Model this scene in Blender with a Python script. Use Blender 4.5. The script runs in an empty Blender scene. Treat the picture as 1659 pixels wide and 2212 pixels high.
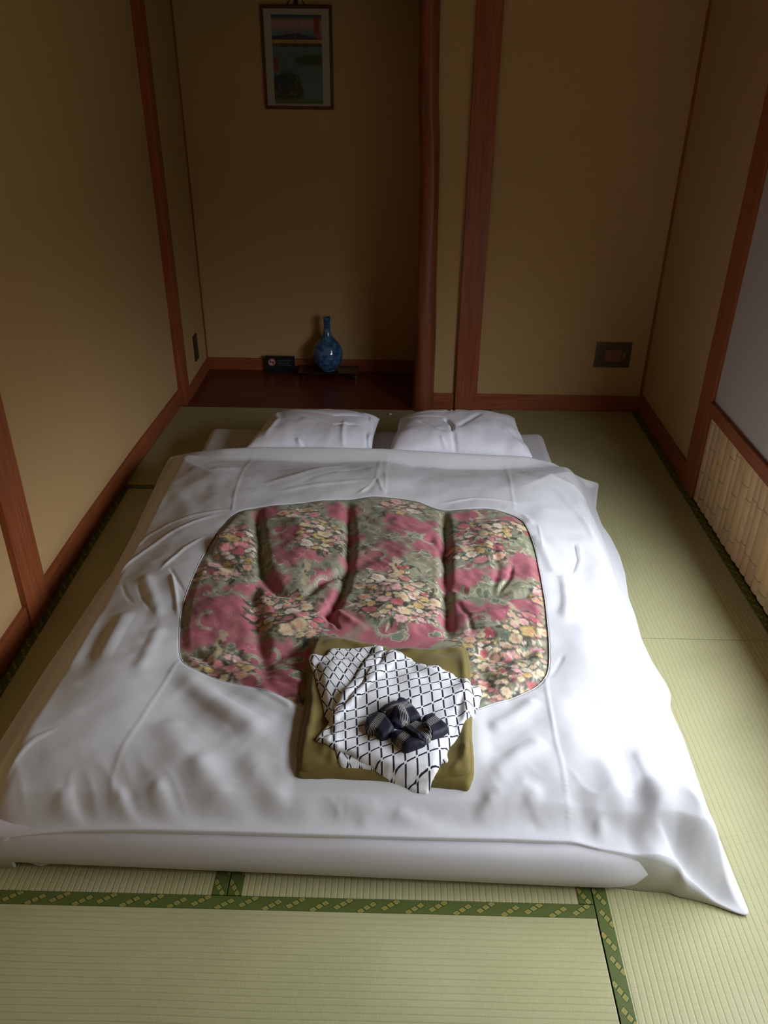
import bpy, bmesh, math, random
import numpy as np
from mathutils import Vector, Matrix
from mathutils.geometry import delaunay_2d_cdt

random.seed(7)
rng = np.random.default_rng(7)
sc = bpy.context.scene
C = sc.collection

# ------------------------------------------------------------------ camera
F, PITCH, YAW, ROLL = 1764.728, 0.5226523, 0.0152454, 0.0107716
CAM = np.array([1.3374318, -3.8586829, 1.6709762])
_cy, _sy, _cp, _sp = math.cos(YAW), math.sin(YAW), math.cos(PITCH), math.sin(PITCH)
_fw = np.array([-_sy * _cp, _cy * _cp, -_sp]); _rt = np.array([_cy, _sy, 0.0]); _up = np.cross(_rt, _fw)
_r2 = math.cos(ROLL) * _rt + math.sin(ROLL) * _up
_u2 = -math.sin(ROLL) * _rt + math.cos(ROLL) * _up
cam = bpy.data.cameras.new('camera'); cam_o = bpy.data.objects.new('camera', cam); C.objects.link(cam_o)
cam.sensor_fit = 'HORIZONTAL'; cam.sensor_width = 36.0; cam.lens = F / 1659 * 36.0
cam.clip_start = 0.02; cam.clip_end = 100
cam_o.matrix_world = Matrix(((_r2[0], _u2[0], -_fw[0], CAM[0]), (_r2[1], _u2[1], -_fw[1], CAM[1]),
                             (_r2[2], _u2[2], -_fw[2], CAM[2]), (0, 0, 0, 1)))
sc.camera = cam_o

# ------------------------------------------------------------------ sky, daylight, exposure
sc.view_settings.view_transform = 'Standard'; sc.view_settings.look = 'None'
sc.view_settings.gamma = 1.0; sc.view_settings.use_curve_mapping = False
sc.view_settings.exposure = 0.0
SKY = 14.0
WIN_Y0, WIN_Y1, WIN_Z0, WIN_Z1 = -3.30, -1.44, 0.46, 1.40     # window opening in the right wall
w = bpy.data.worlds.new('sky'); sc.world = w; w.use_nodes = True
nt = w.node_tree; nt.nodes.clear()
tc = nt.nodes.new('ShaderNodeTexCoord'); sx = nt.nodes.new('ShaderNodeSeparateXYZ')
rp = nt.nodes.new('ShaderNodeValToRGB'); bg = nt.nodes.new('ShaderNodeBackground'); wo = nt.nodes.new('ShaderNodeOutputWorld')
nt.links.new(tc.outputs['Generated'], sx.inputs[0]); nt.links.new(sx.outputs['Z'], rp.inputs[0])
nt.links.new(rp.outputs[0], bg.inputs[0]); nt.links.new(bg.outputs[0], wo.inputs[0])
e = rp.color_ramp.elements
e[0].position = 0.0; e[0].color = (0.05, 0.06, 0.04, 1)
e[1].position = 1.0; e[1].color = (0.85, 0.93, 1.06, 1)
for pz, cc in ((0.05, (0.06, 0.065, 0.05, 1)), (0.19, (0.32, 0.33, 0.34, 1)), (0.34, (0.88, 0.94, 1.05, 1))):
    k = e.new(pz); k.color = cc
bg.inputs['Strength'].default_value = SKY
pl = bpy.data.lights.new('window_portal', 'AREA'); plo = bpy.data.objects.new('window_portal', pl); C.objects.link(plo)
pl.shape = 'RECTANGLE'; pl.size = WIN_Z1 - WIN_Z0; pl.size_y = WIN_Y1 - WIN_Y0; pl.cycles.is_portal = True
plo.location = (2.77, (WIN_Y0 + WIN_Y1) / 2, (WIN_Z0 + WIN_Z1) / 2); plo.rotation_euler = (0, math.radians(90), 0)

# ------------------------------------------------------------------ helpers
def at(px, py, z=None, y=None, x=None):
    """world point seen at a pixel of the 1659x2212 frame, on the plane z= / y= / x="""
    d = _fw * F + _r2 * (px - 829.5) - _u2 * (py - 1106)
    if z is not None: t = (z - CAM[2]) / d[2]
    elif y is not None: t = (y - CAM[1]) / d[1]
    else: t = (x - CAM[0]) / d[0]
    return CAM + t * d
def pts2(lst, z): return np.array([at(a, b, z=z)[:2] for a, b in lst])
def smooth(a, b, x):
    t = np.clip((x - a) / (b - a), 0, 1); return t * t * (3 - 2 * t)
def tag(o, label=None, cat=None, group=None, kind=None):
    if label: o['label'] = label
    if cat: o['category'] = cat
    if group: o['group'] = group
    if kind: o['kind'] = kind
    return o
def link(name, me, parent=None, mat=None):
    o = bpy.data.objects.new(name, me); C.objects.link(o)
    if mat is not None: me.materials.append(mat)
    if parent is not None:
        o.parent = parent; o.matrix_parent_inverse = Matrix.Translation(parent.location).inverted()
    return o
def empty(name, loc=(0, 0, 0)):
    o = bpy.data.objects.new(name, None); o.empty_display_size = .05; o.location = loc; C.objects.link(o); return o
def mesh(name, v, f, parent=None, mat=None, sm=False):
    me = bpy.data.meshes.new(name)
    me.from_pydata([tuple(map(float, p)) for p in v], [], [tuple(map(int, q)) for q in f])
    me.validate(); me.update()
    if sm: me.polygons.foreach_set('use_smooth', [True] * len(me.polygons))
    return link(name, me, parent, mat)
def boxes(name, lst, parent=None, mat=None, bevel=0.0, seg=2):
    bm = bmesh.new()
    for (x0, x1, y0, y1, z0, z1) in lst:
        r = bmesh.ops.create_cube(bm, size=1.0)
        for v in r['verts']:
            v.co = Vector(((x0 + x1) / 2 + v.co.x * (x1 - x0), (y0 + y1) / 2 + v.co.y * (y1 - y0), (z0 + z1) / 2 + v.co.z * (z1 - z0)))
    if bevel > 0: bmesh.ops.bevel(bm, geom=bm.edges[:], offset=bevel, segments=seg, profile=.6, affect='EDGES')
    me = bpy.data.meshes.new(name); bm.to_mesh(me); bm.free()
    return link(name, me, parent, mat)
def lathe(name, prof, loc, parent=None, mat=None, n=48):
    v, f = [], []
    for r, z in prof:
        for k in range(n):
            a = 2 * math.pi * k / n; v.append((loc[0] + r * math.cos(a), loc[1] + r * math.sin(a), loc[2] + z))
    for i in range(len(prof) - 1):
        for k in range(n):
            k2 = (k + 1) % n; f.append((i * n + k, i * n + k2, (i + 1) * n + k2, (i + 1) * n + k))
    f.append(tuple(range(n))[::-1]); f.append(tuple((len(prof) - 1) * n + k for k in range(n)))
    return mesh(name, v, f, parent, mat, True)
def tube(name, pts, r, parent=None, mat=None, n=8):
    v, f = [], []; P = [Vector(p) for p in pts]
    for i, p in enumerate(P):
        t = (P[min(i + 1, len(P) - 1)] - P[max(i - 1, 0)]).normalized()
        s = t.cross(Vector((0, 0, 1)));
        if s.length < 1e-3: s = t.cross(Vector((0, 1, 0)))
        s.normalize(); u = s.cross(t)
        for k in range(n):
            a = 2 * math.pi * k / n; v.append(p + s * r * math.cos(a) + u * r * math.sin(a))
    for i in range(len(P) - 1):
        for k in range(n):
            k2 = (k + 1) % n; f.append((i * n + k, i * n + k2, (i + 1) * n + k2, (i + 1) * n + k))
    return mesh(name, v, f, parent, mat, True)
def resample(P, n, closed=True):
    P = np.asarray(P, float); Q = np.vstack([P, P[:1]]) if closed else P
    d = np.r_[0, np.cumsum(np.linalg.norm(np.diff(Q, axis=0), axis=1))]
    t = np.linspace(0, d[-1], n + 1)[:-1] if closed else np.linspace(0, d[-1], n)
    return np.stack([np.interp(t, d, Q[:, i]) for i in range(Q.shape[1])], 1)
def smooth_loop(P, it=2, closed=True):
    P = P.copy()
    for _ in range(it):
        if closed: P = (np.roll(P, 1, 0) + 2 * P + np.roll(P, -1, 0)) / 4
        else: P[1:-1] = (P[:-2] + 2 * P[1:-1] + P[2:]) / 4
    return P
def dist_poly(X, Y, P, closed=True):
    """distance to a polyline and the relative position along it"""
    Q = np.vstack([P, P[:1]]) if closed else P
    best = np.full(X.shape, 1e9); tt = np.zeros(X.shape)
    L = np.r_[0, np.cumsum(np.linalg.norm(np.diff(Q, axis=0), axis=1))]
    for i in range(len(Q) - 1):
        a, b = Q[i], Q[i + 1]; ab = b - a; l2 = max(ab @ ab, 1e-12)
        t = np.clip(((X - a[0]) * ab[0] + (Y - a[1]) * ab[1]) / l2, 0, 1)
        d = np.hypot(X - a[0] - t * ab[0], Y - a[1] - t * ab[1])
        m = d < best; best = np.where(m, d, best); tt = np.where(m, L[i] + t * math.sqrt(l2), tt)
    return best, tt / max(L[-1], 1e-9)
def inside(X, Y, P):
    r = np.zeros(X.shape, bool); n = len(P)
    for i in range(n):
        x1, y1 = P[i]; x2, y2 = P[(i + 1) % n]
        c = ((y1 > Y) != (y2 > Y)); 
        with np.errstate(divide='ignore', invalid='ignore'):
            xx = (x2 - x1) * (Y - y1) / (y2 - y1 + 1e-15) + x1
        r ^= c & (X < xx)
    return r
_G = {}
def noise(X, Y, s, seed=0):
    if seed not in _G: _G[seed] = np.random.default_rng(1000 + seed).random((128, 128)) * 2 - 1
    g = _G[seed]; x = np.asarray(X) / s + 40.3; y = np.asarray(Y) / s + 40.7
    xi = np.floor(x).astype(int); yi = np.floor(y).astype(int); fx = x - xi; fy = y - yi
    fx = fx * fx * (3 - 2 * fx); fy = fy * fy * (3 - 2 * fy)
    a = g[xi % 128, yi % 128]; b = g[(xi + 1) % 128, yi % 128]; c = g[xi % 128, (yi + 1) % 128]; d = g[(xi + 1) % 128, (yi + 1) % 128]
    return (a * (1 - fx) + b * fx) * (1 - fy) + (c * (1 - fx) + d * fx) * fy
def set_colors(me, col, name='Col'):
    ca = me.color_attributes.new(name, 'FLOAT_COLOR', 'POINT')
    a = np.ones((len(me.vertices), 4), np.float32); a[:, :3] = col; ca.data.foreach_set('color', a.ravel())
def s2l(c):
    c = np.asarray(c, float) / 255.0
    return np.where(c <= .04045, c / 12.92, ((c + .055) / 1.055) ** 2.4)

# ------------------------------------------------------------------ materials
def material(name, col, rough=.6, var=0.0, vscale=8.0, stretch=(1, 1, 1), bump=0.0, bscale=200.0, bdist=.001,
             spec=.5, sheen=0.0, attr=None, coat=0.0, metal=0.0, bstretch=None):
    m = bpy.data.materials.new(name); m.use_nodes = True; n = m.node_tree.nodes; l = m.node_tree.links
    b = n['Principled BSDF']; b.inputs['Roughness'].default_value = rough; b.inputs['Metallic'].default_value = metal
    b.inputs['Specular IOR Level'].default_value = spec; b.inputs['Sheen Weight'].default_value = sheen
    b.inputs['Coat Weight'].default_value = coat
    t = n.new('ShaderNodeTexCoord')
    if attr:
        a = n.new('ShaderNodeVertexColor'); a.layer_name = attr; src = a.outputs[0]
    else:
        c = n.new('ShaderNodeRGB'); c.outputs[0].default_value = (*col, 1); src = c.outputs[0]
    if var > 0:
        mp = n.new('ShaderNodeMapping'); mp.inputs['Scale'].default_value = stretch; l.new(t.outputs['Object'], mp.inputs[0])
        nz = n.new('ShaderNodeTexNoise'); nz.inputs['Scale'].default_value = vscale; nz.inputs['Detail'].default_value = 5
        l.new(mp.outputs[0], nz.inputs['Vector'])
        mr = n.new('ShaderNodeMapRange'); mr.inputs[1].default_value = .25; mr.inputs[2].default_value = .75
        mr.inputs[3].default_value = 1 - var; mr.inputs[4].default_value = 1 + var; l.new(nz.outputs[0], mr.inputs[0])
        mx = n.new('ShaderNodeVectorMath'); mx.operation = 'SCALE'; l.new(src, mx.inputs[0]); l.new(mr.outputs[0], mx.inputs['Scale'])
        src = mx.outputs[0]
    l.new(src, b.inputs['Base Color'])
    if bump > 0:
        mp2 = n.new('ShaderNodeMapping'); mp2.inputs['Scale'].default_value = bstretch or stretch; l.new(t.outputs['Object'], mp2.inputs[0])
        n2 = n.new('ShaderNodeTexNoise'); n2.inputs['Scale'].default_value = bscale; n2.inputs['Detail'].default_value = 3
        l.new(mp2.outputs[0], n2.inputs['Vector'])
        bp = n.new('ShaderNodeBump'); bp.inputs['Strength'].default_value = bump; bp.inputs['Distance'].default_value = bdist
        l.new(n2.outputs[0], bp.inputs['Height']); l.new(bp.outputs[0], b.inputs['Normal'])
    return m
PLASTER = (.50, .330, .150)
M_wall = material('sandy_plaster', PLASTER, .95, .06, 160, bump=.6, bscale=260, bdist=.0015, spec=.1)
M_pale = material('pale_paper', (.46, .40, .36), .9, .05, 220, bump=.4, bscale=300, bdist=.001, spec=.1)
WOODC = (.29, .080, .027)
M_woodz = material('red_wood_upright', WOODC, .42, .30, 14, (6, 6, .35), bump=.2, bscale=60, bdist=.0006, spec=.4)
M_woody = material('red_wood_along', WOODC, .42, .30, 14, (6, .35, 6), bump=.2, bscale=60, bdist=.0006, spec=.4)
M_woodx = material('red_wood_across', WOODC, .42, .30, 14, (.35, 6, 6), bump=.2, bscale=60, bdist=.0006, spec=.4)
M_log = material('polished_log', (.22, .065, .028), .35, .28, 10, (4, 4, .3), bump=.25, bscale=20, bdist=.002, spec=.5)
M_board = material('dark_red_board', (.135, .028, .012), .28, .35, 8, (.4, 5, 5), bump=.1, bscale=40, bdist=.0004, spec=.5)
M_ceil = material('ceiling_wood', (.62, .47, .31), .6, .2, 6, (5, .3, 5))
M_lacquer = material('dark_lacquer', (.018, .007, .006), .22, spec=.5, coat=.3)
M_sign = material('black_plastic', (.012, .012, .015), .35)
M_white_cot = material('white_cotton', (.63, .625, .62), .85, .012, 30, bump=.25, bscale=900, bdist=.0004, sheen=.15, spec=.2)
M_sheet = material('white_sheet', (.62, .60, .605), .85, .012, 30, bump=.25, bscale=900, bdist=.0004, sheen=.1, spec=.2)
M_pillow = material('white_pillowcase', (.74, .73, .78), .85, .01, 30, bump=.2, bscale=900, bdist=.0004, sheen=.15, spec=.2)
M_quilt = material('floral_sateen', (1, 1, 1), .6, .03, 300, bump=.3, bscale=700, bdist=.0005, spec=.35, sheen=.1, attr='Col')
M_olive = material('olive_cloth', (.158, .120, .024), .75, .08, 25, bump=.3, bscale=800, bdist=.0006, sheen=.2, spec=.25)
M_heri_dark = None
M_brass = material('aged_brass_plate', (.13, .115, .075), .35, .15, 40, metal=.75)
M_outlet = material('brown_socket_face', (.22, .09, .035), .5)
M_darkplate = material('dark_bronze_plate', (.03, .022, .013), .45, metal=.3)
M_paint = material('print_ink', (1, 1, 1), .7, attr='Col')
M_matpaper = material('cream_mount', (.42, .37, .29), .8, .05, 60)
M_frame = material('picture_frame_wood', (.09, .018, .012), .35, .2, 20)
M_bamboo = material('split_bamboo', (1, 1, 1), .42, .10, 30, (3, 3, .25), spec=.45, attr='Col')
M_cord = material('dark_cord', (.03, .02, .02), .8)
M_whitebit = material('white_plastic', (.8, .8, .8), .5)

def nodes_of(name, rough=.7, spec=.3, sheen=0.0):
    m = bpy.data.materials.new(name); m.use_nodes = True
    b = m.node_tree.nodes['Principled BSDF']; b.inputs['Roughness'].default_value = rough
    b.inputs['Specular IOR Level'].default_value = spec; b.inputs['Sheen Weight'].default_value = sheen
    return m, m.node_tree.nodes, m.node_tree.links, b
class NB:
    """tiny node-graph builder for scalar maths"""
    def __init__(s, n, l): s.n, s.l = n, l
    def m(s, op, a, b=None, c=None):
        k = s.n.new('ShaderNodeMath'); k.operation = op
        for i, v in enumerate((a, b, c)):
            if v is None: continue
            if isinstance(v, (int, float)): k.inputs[i].default_value = v
            else: s.l.new(v, k.inputs[i])
        return k.outputs[0]
    def ss(s, a, b, x, lo=0.0, hi=1.0):
        k = s.n.new('ShaderNodeMapRange'); k.interpolation_type = 'SMOOTHSTEP'
        s.l.new(x, k.inputs[0]); k.inputs[1].default_value = a; k.inputs[2].default_value = b
        k.inputs[3].default_value = lo; k.inputs[4].default_value = hi; return k.outputs[0]
    def mix(s, f, a, b):
        k = s.n.new('ShaderNodeMix'); k.data_type = 'RGBA'
        if isinstance(f, (int, float)): k.inputs[0].default_value = f
        else: s.l.new(f, k.inputs[0])
        for i, v in ((6, a), (7, b)):
            if isinstance(v, tuple): k.inputs[i].default_value = (*v, 1)
            else: s.l.new(v, k.inputs[i])
        return k.outputs[2]
def tatami_mat(name, axis):
    """woven rush: ribs run along `axis`, rush fibres across"""
    m, n, l, b = nodes_of(name, .55, .35, .05)
    g = NB(n, l); t = n.new('ShaderNodeTexCoord'); s = n.new('ShaderNodeSeparateXYZ'); l.new(t.outputs['Object'], s.inputs[0])
    across = s.outputs['Y'] if axis == 'X' else s.outputs['X']
    wob = n.new('ShaderNodeTexNoise'); wob.inputs['Scale'].default_value = 3; l.new(t.outputs['Object'], wob.inputs['Vector'])
    u = g.m('ADD', g.m('MULTIPLY', across, 1 / .0146), g.m('MULTIPLY', wob.outputs[0], .5))
    fr = g.m('ABSOLUTE', g.m('SUBTRACT', g.m('FRACT', u), .5))          # .5 at the groove
    groove = g.ss(.30, .5, fr)
    mp = n.new('ShaderNodeMapping'); mp.inputs['Scale'].default_value = (1, .04, 1) if axis == 'X' else (.04, 1, 1)
    if axis == 'X': mp.inputs['Scale'].default_value = (1, .06, 1)
    l.new(t.outputs['Object'], mp.inputs[0])
    fz = n.new('ShaderNodeTexNoise'); fz.inputs['Scale'].default_value = 900; fz.inputs['Detail'].default_value = 2; l.new(mp.outputs[0], fz.inputs['Vector'])
    big = n.new('ShaderNodeTexNoise'); big.inputs['Scale'].default_value = 2.5; big.inputs['Detail'].default_value = 3; l.new(t.outputs['Object'], big.inputs['Vector'])
    c = g.mix(g.ss(.35, .65, big.outputs[0]), (.350, .338, .158), (.405, .385, .195))
    c = g.mix(g.m('MULTIPLY', groove, .24), c, (.20, .215, .075))
    c = g.mix(g.ss(.35, .75, fz.outputs[0], 0, .35), c, (.50, .46, .25))
    l.new(c, b.inputs['Base Color'])
    h = g.m('ADD', g.m('MULTIPLY', groove, -1.0), g.m('MULTIPLY', fz.outputs[0], .5))
    bp = n.new('ShaderNodeBump'); bp.inputs['Strength'].default_value = .42; bp.inputs['Distance'].default_value = .0014
    l.new(h, bp.inputs['Height']); l.new(bp.outputs[0], b.inputs['Normal'])
    return m
def border_mat(name, axis, flip=1, off=0.0):
    """green woven edging with chains of gold lozenges"""
    m, n, l, b = nodes_of(name, .6, .3)
    g = NB(n, l); t = n.new('ShaderNodeTexCoord'); s = n.new('ShaderNodeSeparateXYZ'); l.new(t.outputs['Object'], s.inputs[0])
    along, across = (s.outputs['X'], s.outputs['Y']) if axis == 'X' else (s.outputs['Y'], s.outputs['X'])
    sg = n.new('ShaderNodeSeparateXYZ'); l.new(t.outputs['Generated'], sg.inputs[0])
    wv = g.m('MULTIPLY', sg.outputs['Y'] if axis == 'X' else sg.outputs['X'], .033)
    if axis == 'Y': wv = g.m('SUBTRACT', .033, wv)
    P = .106; dia = None; core = None; edge = None
    for ck, yk in ((.06, .0035), (.185, .0120), (.31, .0205), (.56, .0115), (.685, .0200), (.81, .0285)):
        dx = g.m('MULTIPLY', g.m('SUBTRACT', g.m('FRACT', g.m('ADD', g.m('DIVIDE', along, P), .5 - ck)), .5), P)
        dy = g.m('SUBTRACT', wv, yk); dx = g.m('SUBTRACT', dx, g.m('MULTIPLY', dy, .15))
        q = g.m('ADD', g.m('DIVIDE', g.m('ABSOLUTE', dx), .0096), g.m('DIVIDE', g.m('ABSOLUTE', dy), .0076))
        d_ = g.ss(1.0, .86, q); c_ = g.ss(.34, .20, q); e_ = g.ss(1.25, 1.15, q)
        dia = d_ if dia is None else g.m('MAXIMUM', dia, d_); core = c_ if core is None else g.m('MAXIMUM', core, c_); edge = e_ if edge is None else g.m('MAXIMUM', edge, e_)
    h1 = g.m('FRACT', g.m('DIVIDE', g.m('ADD', along, across), .0042)); h2 = g.m('FRACT', g.m('DIVIDE', g.m('SUBTRACT', along, across), .0042))
    hatch = g.m('MULTIPLY', g.ss(.2, .4, h1), g.ss(.2, .4, h2))
    base = g.mix(g.m('MULTIPLY', hatch, .8), (.055, .078, .012), (.135, .165, .034))
    c = g.mix(g.m('MULTIPLY', edge, .8), base, (.015, .05, .01))
    c = g.mix(dia, c, (.27, .235, .055)); c = g.mix(g.m('MULTIPLY', g.m('MULTIPLY', core, dia), .7), c, (.16, .16, .03))
    l.new(c, b.inputs['Base Color'])
    return m
M_tx, M_ty = tatami_mat('rush_ribs_x', 'X'), tatami_mat('rush_ribs_y', 'Y')
M_bx = border_mat('green_border_x', 'X', 1, 0.0); M_by = border_mat('green_border_y', 'Y', 1, 0.0)

# ------------------------------------------------------------------ room shell
XR, YB, H = 2.60, .142, 2.40
YF = -4.60
TX0, TX1, TY = .228, 1.50, .688
def struct(o): o['kind'] = 'structure'; return o
# left wall follows a very slight bow along its length
LW = [(.158, YF), (.160, -2.0), (.163, -1.2), (.178, -.55), (.208, .125)]
def strip_prism(name, line, off0, off1, z0, z1, parent, mat):
    """prism along a line in plan; offsets are towards +x"""
    v, f = [], []
    for x, y in line:
        v += [(x + off0, y, z0), (x + off1, y, z0), (x + off1, y, z1), (x + off0, y, z1)]
    for i in range(len(line) - 1):
        a = 4 * i; b = a + 4
        for k in range(4): f.append((a + k, a + (k + 1) % 4, b + (k + 1) % 4, b + k))
    f.append((0, 3, 2, 1)); e_ = 4 * (len(line) - 1); f.append((e_, e_ + 1, e_ + 2, e_ + 3))
    o = mesh(name, v, f, parent, mat)
    bm = bmesh.new(); bm.from_mesh(o.data); bmesh.ops.recalc_face_normals(bm, faces=bm.faces); bm.to_mesh(o.data); bm.free()
    return o
fl = struct(boxes('floor', [(-.1, 3.1, YF - .1, .9, -.16, -.06)], None, M_ceil))
struct(strip_prism('wall_left', LW, -.16, -.012, -.06, H, None, M_wall))
struct(strip_prism('baseboard_left', LW, -.02, 0.0, -.02, .09, None, M_woody))
wb = struct(boxes('wall_back', [(1.455, XR + .12, YB + .012, YB + .11, -.06, H), (.06, 1.455, YB + .012, YB + .07, 1.98, H)], None, M_wall))  # second block is unseen wall above the lintel, added to darken the alcove
struct(boxes('baseboard_back', [(1.50, 1.640, YB, YB + .03, -.02, .083), (1.748, XR, YB, YB + .03, -.02, .083)], None, M_woodx, .0015))
# right wall in blocks around the window opening
XP = XR + .010
struct(boxes('wall_right', [(XP, XR + .15, -.66, YB + .02, -.06, H), (XP, XR + .15, WIN_Y1, -.66, .40, H), (XP + .016, XR + .15, YF, -.66, -.06, .40),
       (XP, XR + .15, WIN_Y0, WIN_Y1, WIN_Z1, H), (XP, XR + .15, WIN_Y0, WIN_Y1, .40, WIN_Z0), (XP, XR + .15, YF, WIN_Y0, .40, H)], None, M_wall))
wr_panel = struct(boxes('trim_1', [(XR + .004, XP + .004, WIN_Y1 + .03, -.79, .435, H - .02)], None, M_pale))
tag(wr_panel, 'pale grey papered panel above the bamboo dado')
struct(boxes('baseboard_right', [(XR, XR + .03, -.665, YB, -.02, .098)], None, M_woody, .0015))
struct(boxes('ceiling', [(-.1, 3.1, YF - .1, .9, H, H + .05)], None, M_ceil))
struct(boxes('wall_front', [(-.1, 2.9, YF - .1, YF, -.06, H)], None, material('pale_wall_paper', (.68, .60, .50), .9, .03, 40)))
# tokonoma alcove
struct(boxes('wall_alcove', [(.04, TX1 + .1, TY, TY + .1, -.06, H), (.06, TX0, .13, TY + .02, -.06, H), (TX1 - .03, TX1 + .1, .25, TY + .02, -.06, H)], None, M_wall))
struct(boxes('baseboard_alcove', [(TX0, TX1 - .03, TY - .014, TY + .002, -.02, .070), (TX0 - .002, TX0 + .012, .20, TY, -.02, .070)], None, M_woodx, .001))
af = boxes('alcove_floor', [(.20, TX1 + .02, .118, TY + .01, -.05, .002)], None, M_board, .0015)
af.name = 'floor_alcove'; struct(af)
# posts and battens
def trim(n, lst, mat, label=None, bevel=.002):
    o = boxes('trim_%d' % n, lst, None, mat, bevel); struct(o)
    if label: o['label'] = label
    return o
trim(2, [(1.640, 1.752, YB - .016, YB + .05, -.04, H - .005)], M_woodz, 'square red wood post beside the round log post')
trim(3, [(.130, .236, .122, .205, -.04, H - .005)], M_woodz, 'dark wood post at the left front of the alcove')
trim(4, [(.060, .170, -1.768, -1.622, -.04, H - .005)], M_woodz, 'red wood post on the left wall')
trim(5, [(XR - .008, XR + .05, -.795, -.662, -.04, H - .005)], M_woodz, 'red wood post on the right wall')
trim(6, [(XR - .002, XR + .012, YB + .002, YB + .014, .09, H - .005)], M_woodz, 'thin dark batten in the right back corner', .001)
trim(7, [(TX0 + .0, TX0 + .009, TY - .010, TY - .001, .07, H - .005)], M_woodz, 'thin dark batten in the alcove corner', .001)
trim(8, [(.228, 1.42, .125, .20, 1.93, 2.02)], M_woodx, 'unseen wooden lintel across the alcove, added to shade its upper part')  # above the view, added so the upper alcove falls darker
trim(9, [(XR - .012, XR + .03, WIN_Y1 - .5, -.793, .385, .438), (XR - .012, XR + .03, YF + .02, WIN_Y1 - .5, .385, .438)], M_woody, 'red wood rail on top of the bamboo dado', .002)
# round natural log post
prof = []
ctr = [(0, 1.472, .056), (.1, 1.4725, .0545), (.25, 1.474, .0530), (.45, 1.4735, .0525), (.7, 1.4715, .0465), (1.0, 1.4705, .0440), (1.1, 1.470, .0440),
       (1.3, 1.464, .0455), (1.45, 1.4515, .0445), (1.55, 1.4485, .0445), (1.7, 1.4450, .0440), (1.82, 1.4435, .0450), (2.1, 1.4435, .045), (H - .005, 1.4435, .045)]
zz = np.linspace(-.04, H - .005, 90); cz = np.array(ctr)
v, f = [], []; n = 40
for i, z in enumerate(zz):
    cx = np.interp(z, cz[:, 0], cz[:, 1]); r = np.interp(z, cz[:, 0], cz[:, 2])
    for k in range(n):
        a = 2 * math.pi * k / n
        rr = r * (1 + .02 * math.sin(3 * a + z * 4) + .012 * math.sin(7 * a + 9 * z))
        v.append((cx + rr * math.cos(a), YB - .005 + rr * math.sin(a), z))
for i in range(len(zz) - 1):
    for k in range(n):
        k2 = (k + 1) % n; f.append((i * n + k, i * n + k2, (i + 1) * n + k2, (i + 1) * n + k))
lp = mesh('trim_10', v, f, None, M_log, True); struct(lp); lp['label'] = 'round polished log post at the right of the alcove'
# window (outside the frame, it lets the daylight in)
wn = struct(boxes('window_1', [(XR + .05, XR + .13, WIN_Y0, WIN_Y0 + .035, WIN_Z0, WIN_Z1), (XR + .05, XR + .13, WIN_Y1 - .035, WIN_Y1, WIN_Z0, WIN_Z1),
     (XR + .05, XR + .13, WIN_Y0 + .035, WIN_Y1 - .035, WIN_Z0, WIN_Z0 + .03), (XR + .05, XR + .13, WIN_Y0 + .035, WIN_Y1 - .035, WIN_Z1 - .03, WIN_Z1),
     (XR + .075, XR + .105, (WIN_Y0 + WIN_Y1) / 2 - .02, (WIN_Y0 + WIN_Y1) / 2 + .02, WIN_Z0 + .03, WIN_Z1 - .03)], None, M_woodz, .002))

# ------------------------------------------------------------------ bamboo dado: every split cane is a piece of the right wall
wall_right = bpy.data.objects['wall_right']
def bamboo_mesh(wid, hgt, seed):
    r = random.Random(seed); nodes_z = []; z = r.uniform(.02, .16)
    while z < hgt - .02: nodes_z.append(z); z += r.uniform(.13, .24)
    zs = sorted(set([0, hgt] + [max(0, min(hgt, a + d)) for a in nodes_z for d in (-.010, -.004, -.0012, .0012, .004, .010)]))
    v, f, col = [], [], []; K = 8
    base = np.array(s2l((214, 178, 132))) * r.uniform(.86, 1.08) * np.array([1, r.uniform(.95, 1.03), r.uniform(.86, 1.06)])
    for z in zs:
        dn = min([abs(z - a) for a in nodes_z] + [9])
        bumpn = .0022 * math.exp(-(dn / .004) ** 2)
        for k in range(K + 1):
            a = math.pi * k / K
            v.append((-(.003 + (.0085 + bumpn) * math.sin(a) ** .8), -math.cos(a) * wid / 2, z))
            col.append(base * (.55 if dn < .0016 else 1.0))
    for i in range(len(zs) - 1):
        for k in range(K):
            a = i * (K + 1) + k; f.append((a, a + K + 1, a + K + 2, a + 1))
    # back and ends
    nb = len(v); v += [(.003, -wid / 2, 0), (.003, wid / 2, 0), (.003, wid / 2, hgt), (.003, -wid / 2, hgt)]; col += [base] * 4
    T = (len(zs) - 1) * (K + 1)
    f += [tuple([nb, nb + 1] + [K - k for k in range(K + 1)]), tuple([nb + 3] + [T + k for k in range(K + 1)] + [nb + 2])]
    me = bpy.data.meshes.new('bamboo_slat'); me.from_pydata(v, [], f); me.update(); set_colors(me, np.array(col))
    me.polygons.foreach_set('use_smooth', [True] * len(me.polygons)); me.materials.append(M_bamboo)
    return me
y = -.797; k = 0
rb = random.Random(3)
while y > YF + .06:
    wd = rb.uniform(.036, .066); hh = rb.uniform(.366, .384)
    o = bpy.data.objects.new('bamboo_slat', bamboo_mesh(wd, hh, k)); C.objects.link(o)
    o.location = (XR + .012 - rb.uniform(0, .003), y - wd / 2, .006); o.parent = wall_right
    y -= wd + rb.choice([.0005, .0008, .003]); k += 1

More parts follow.
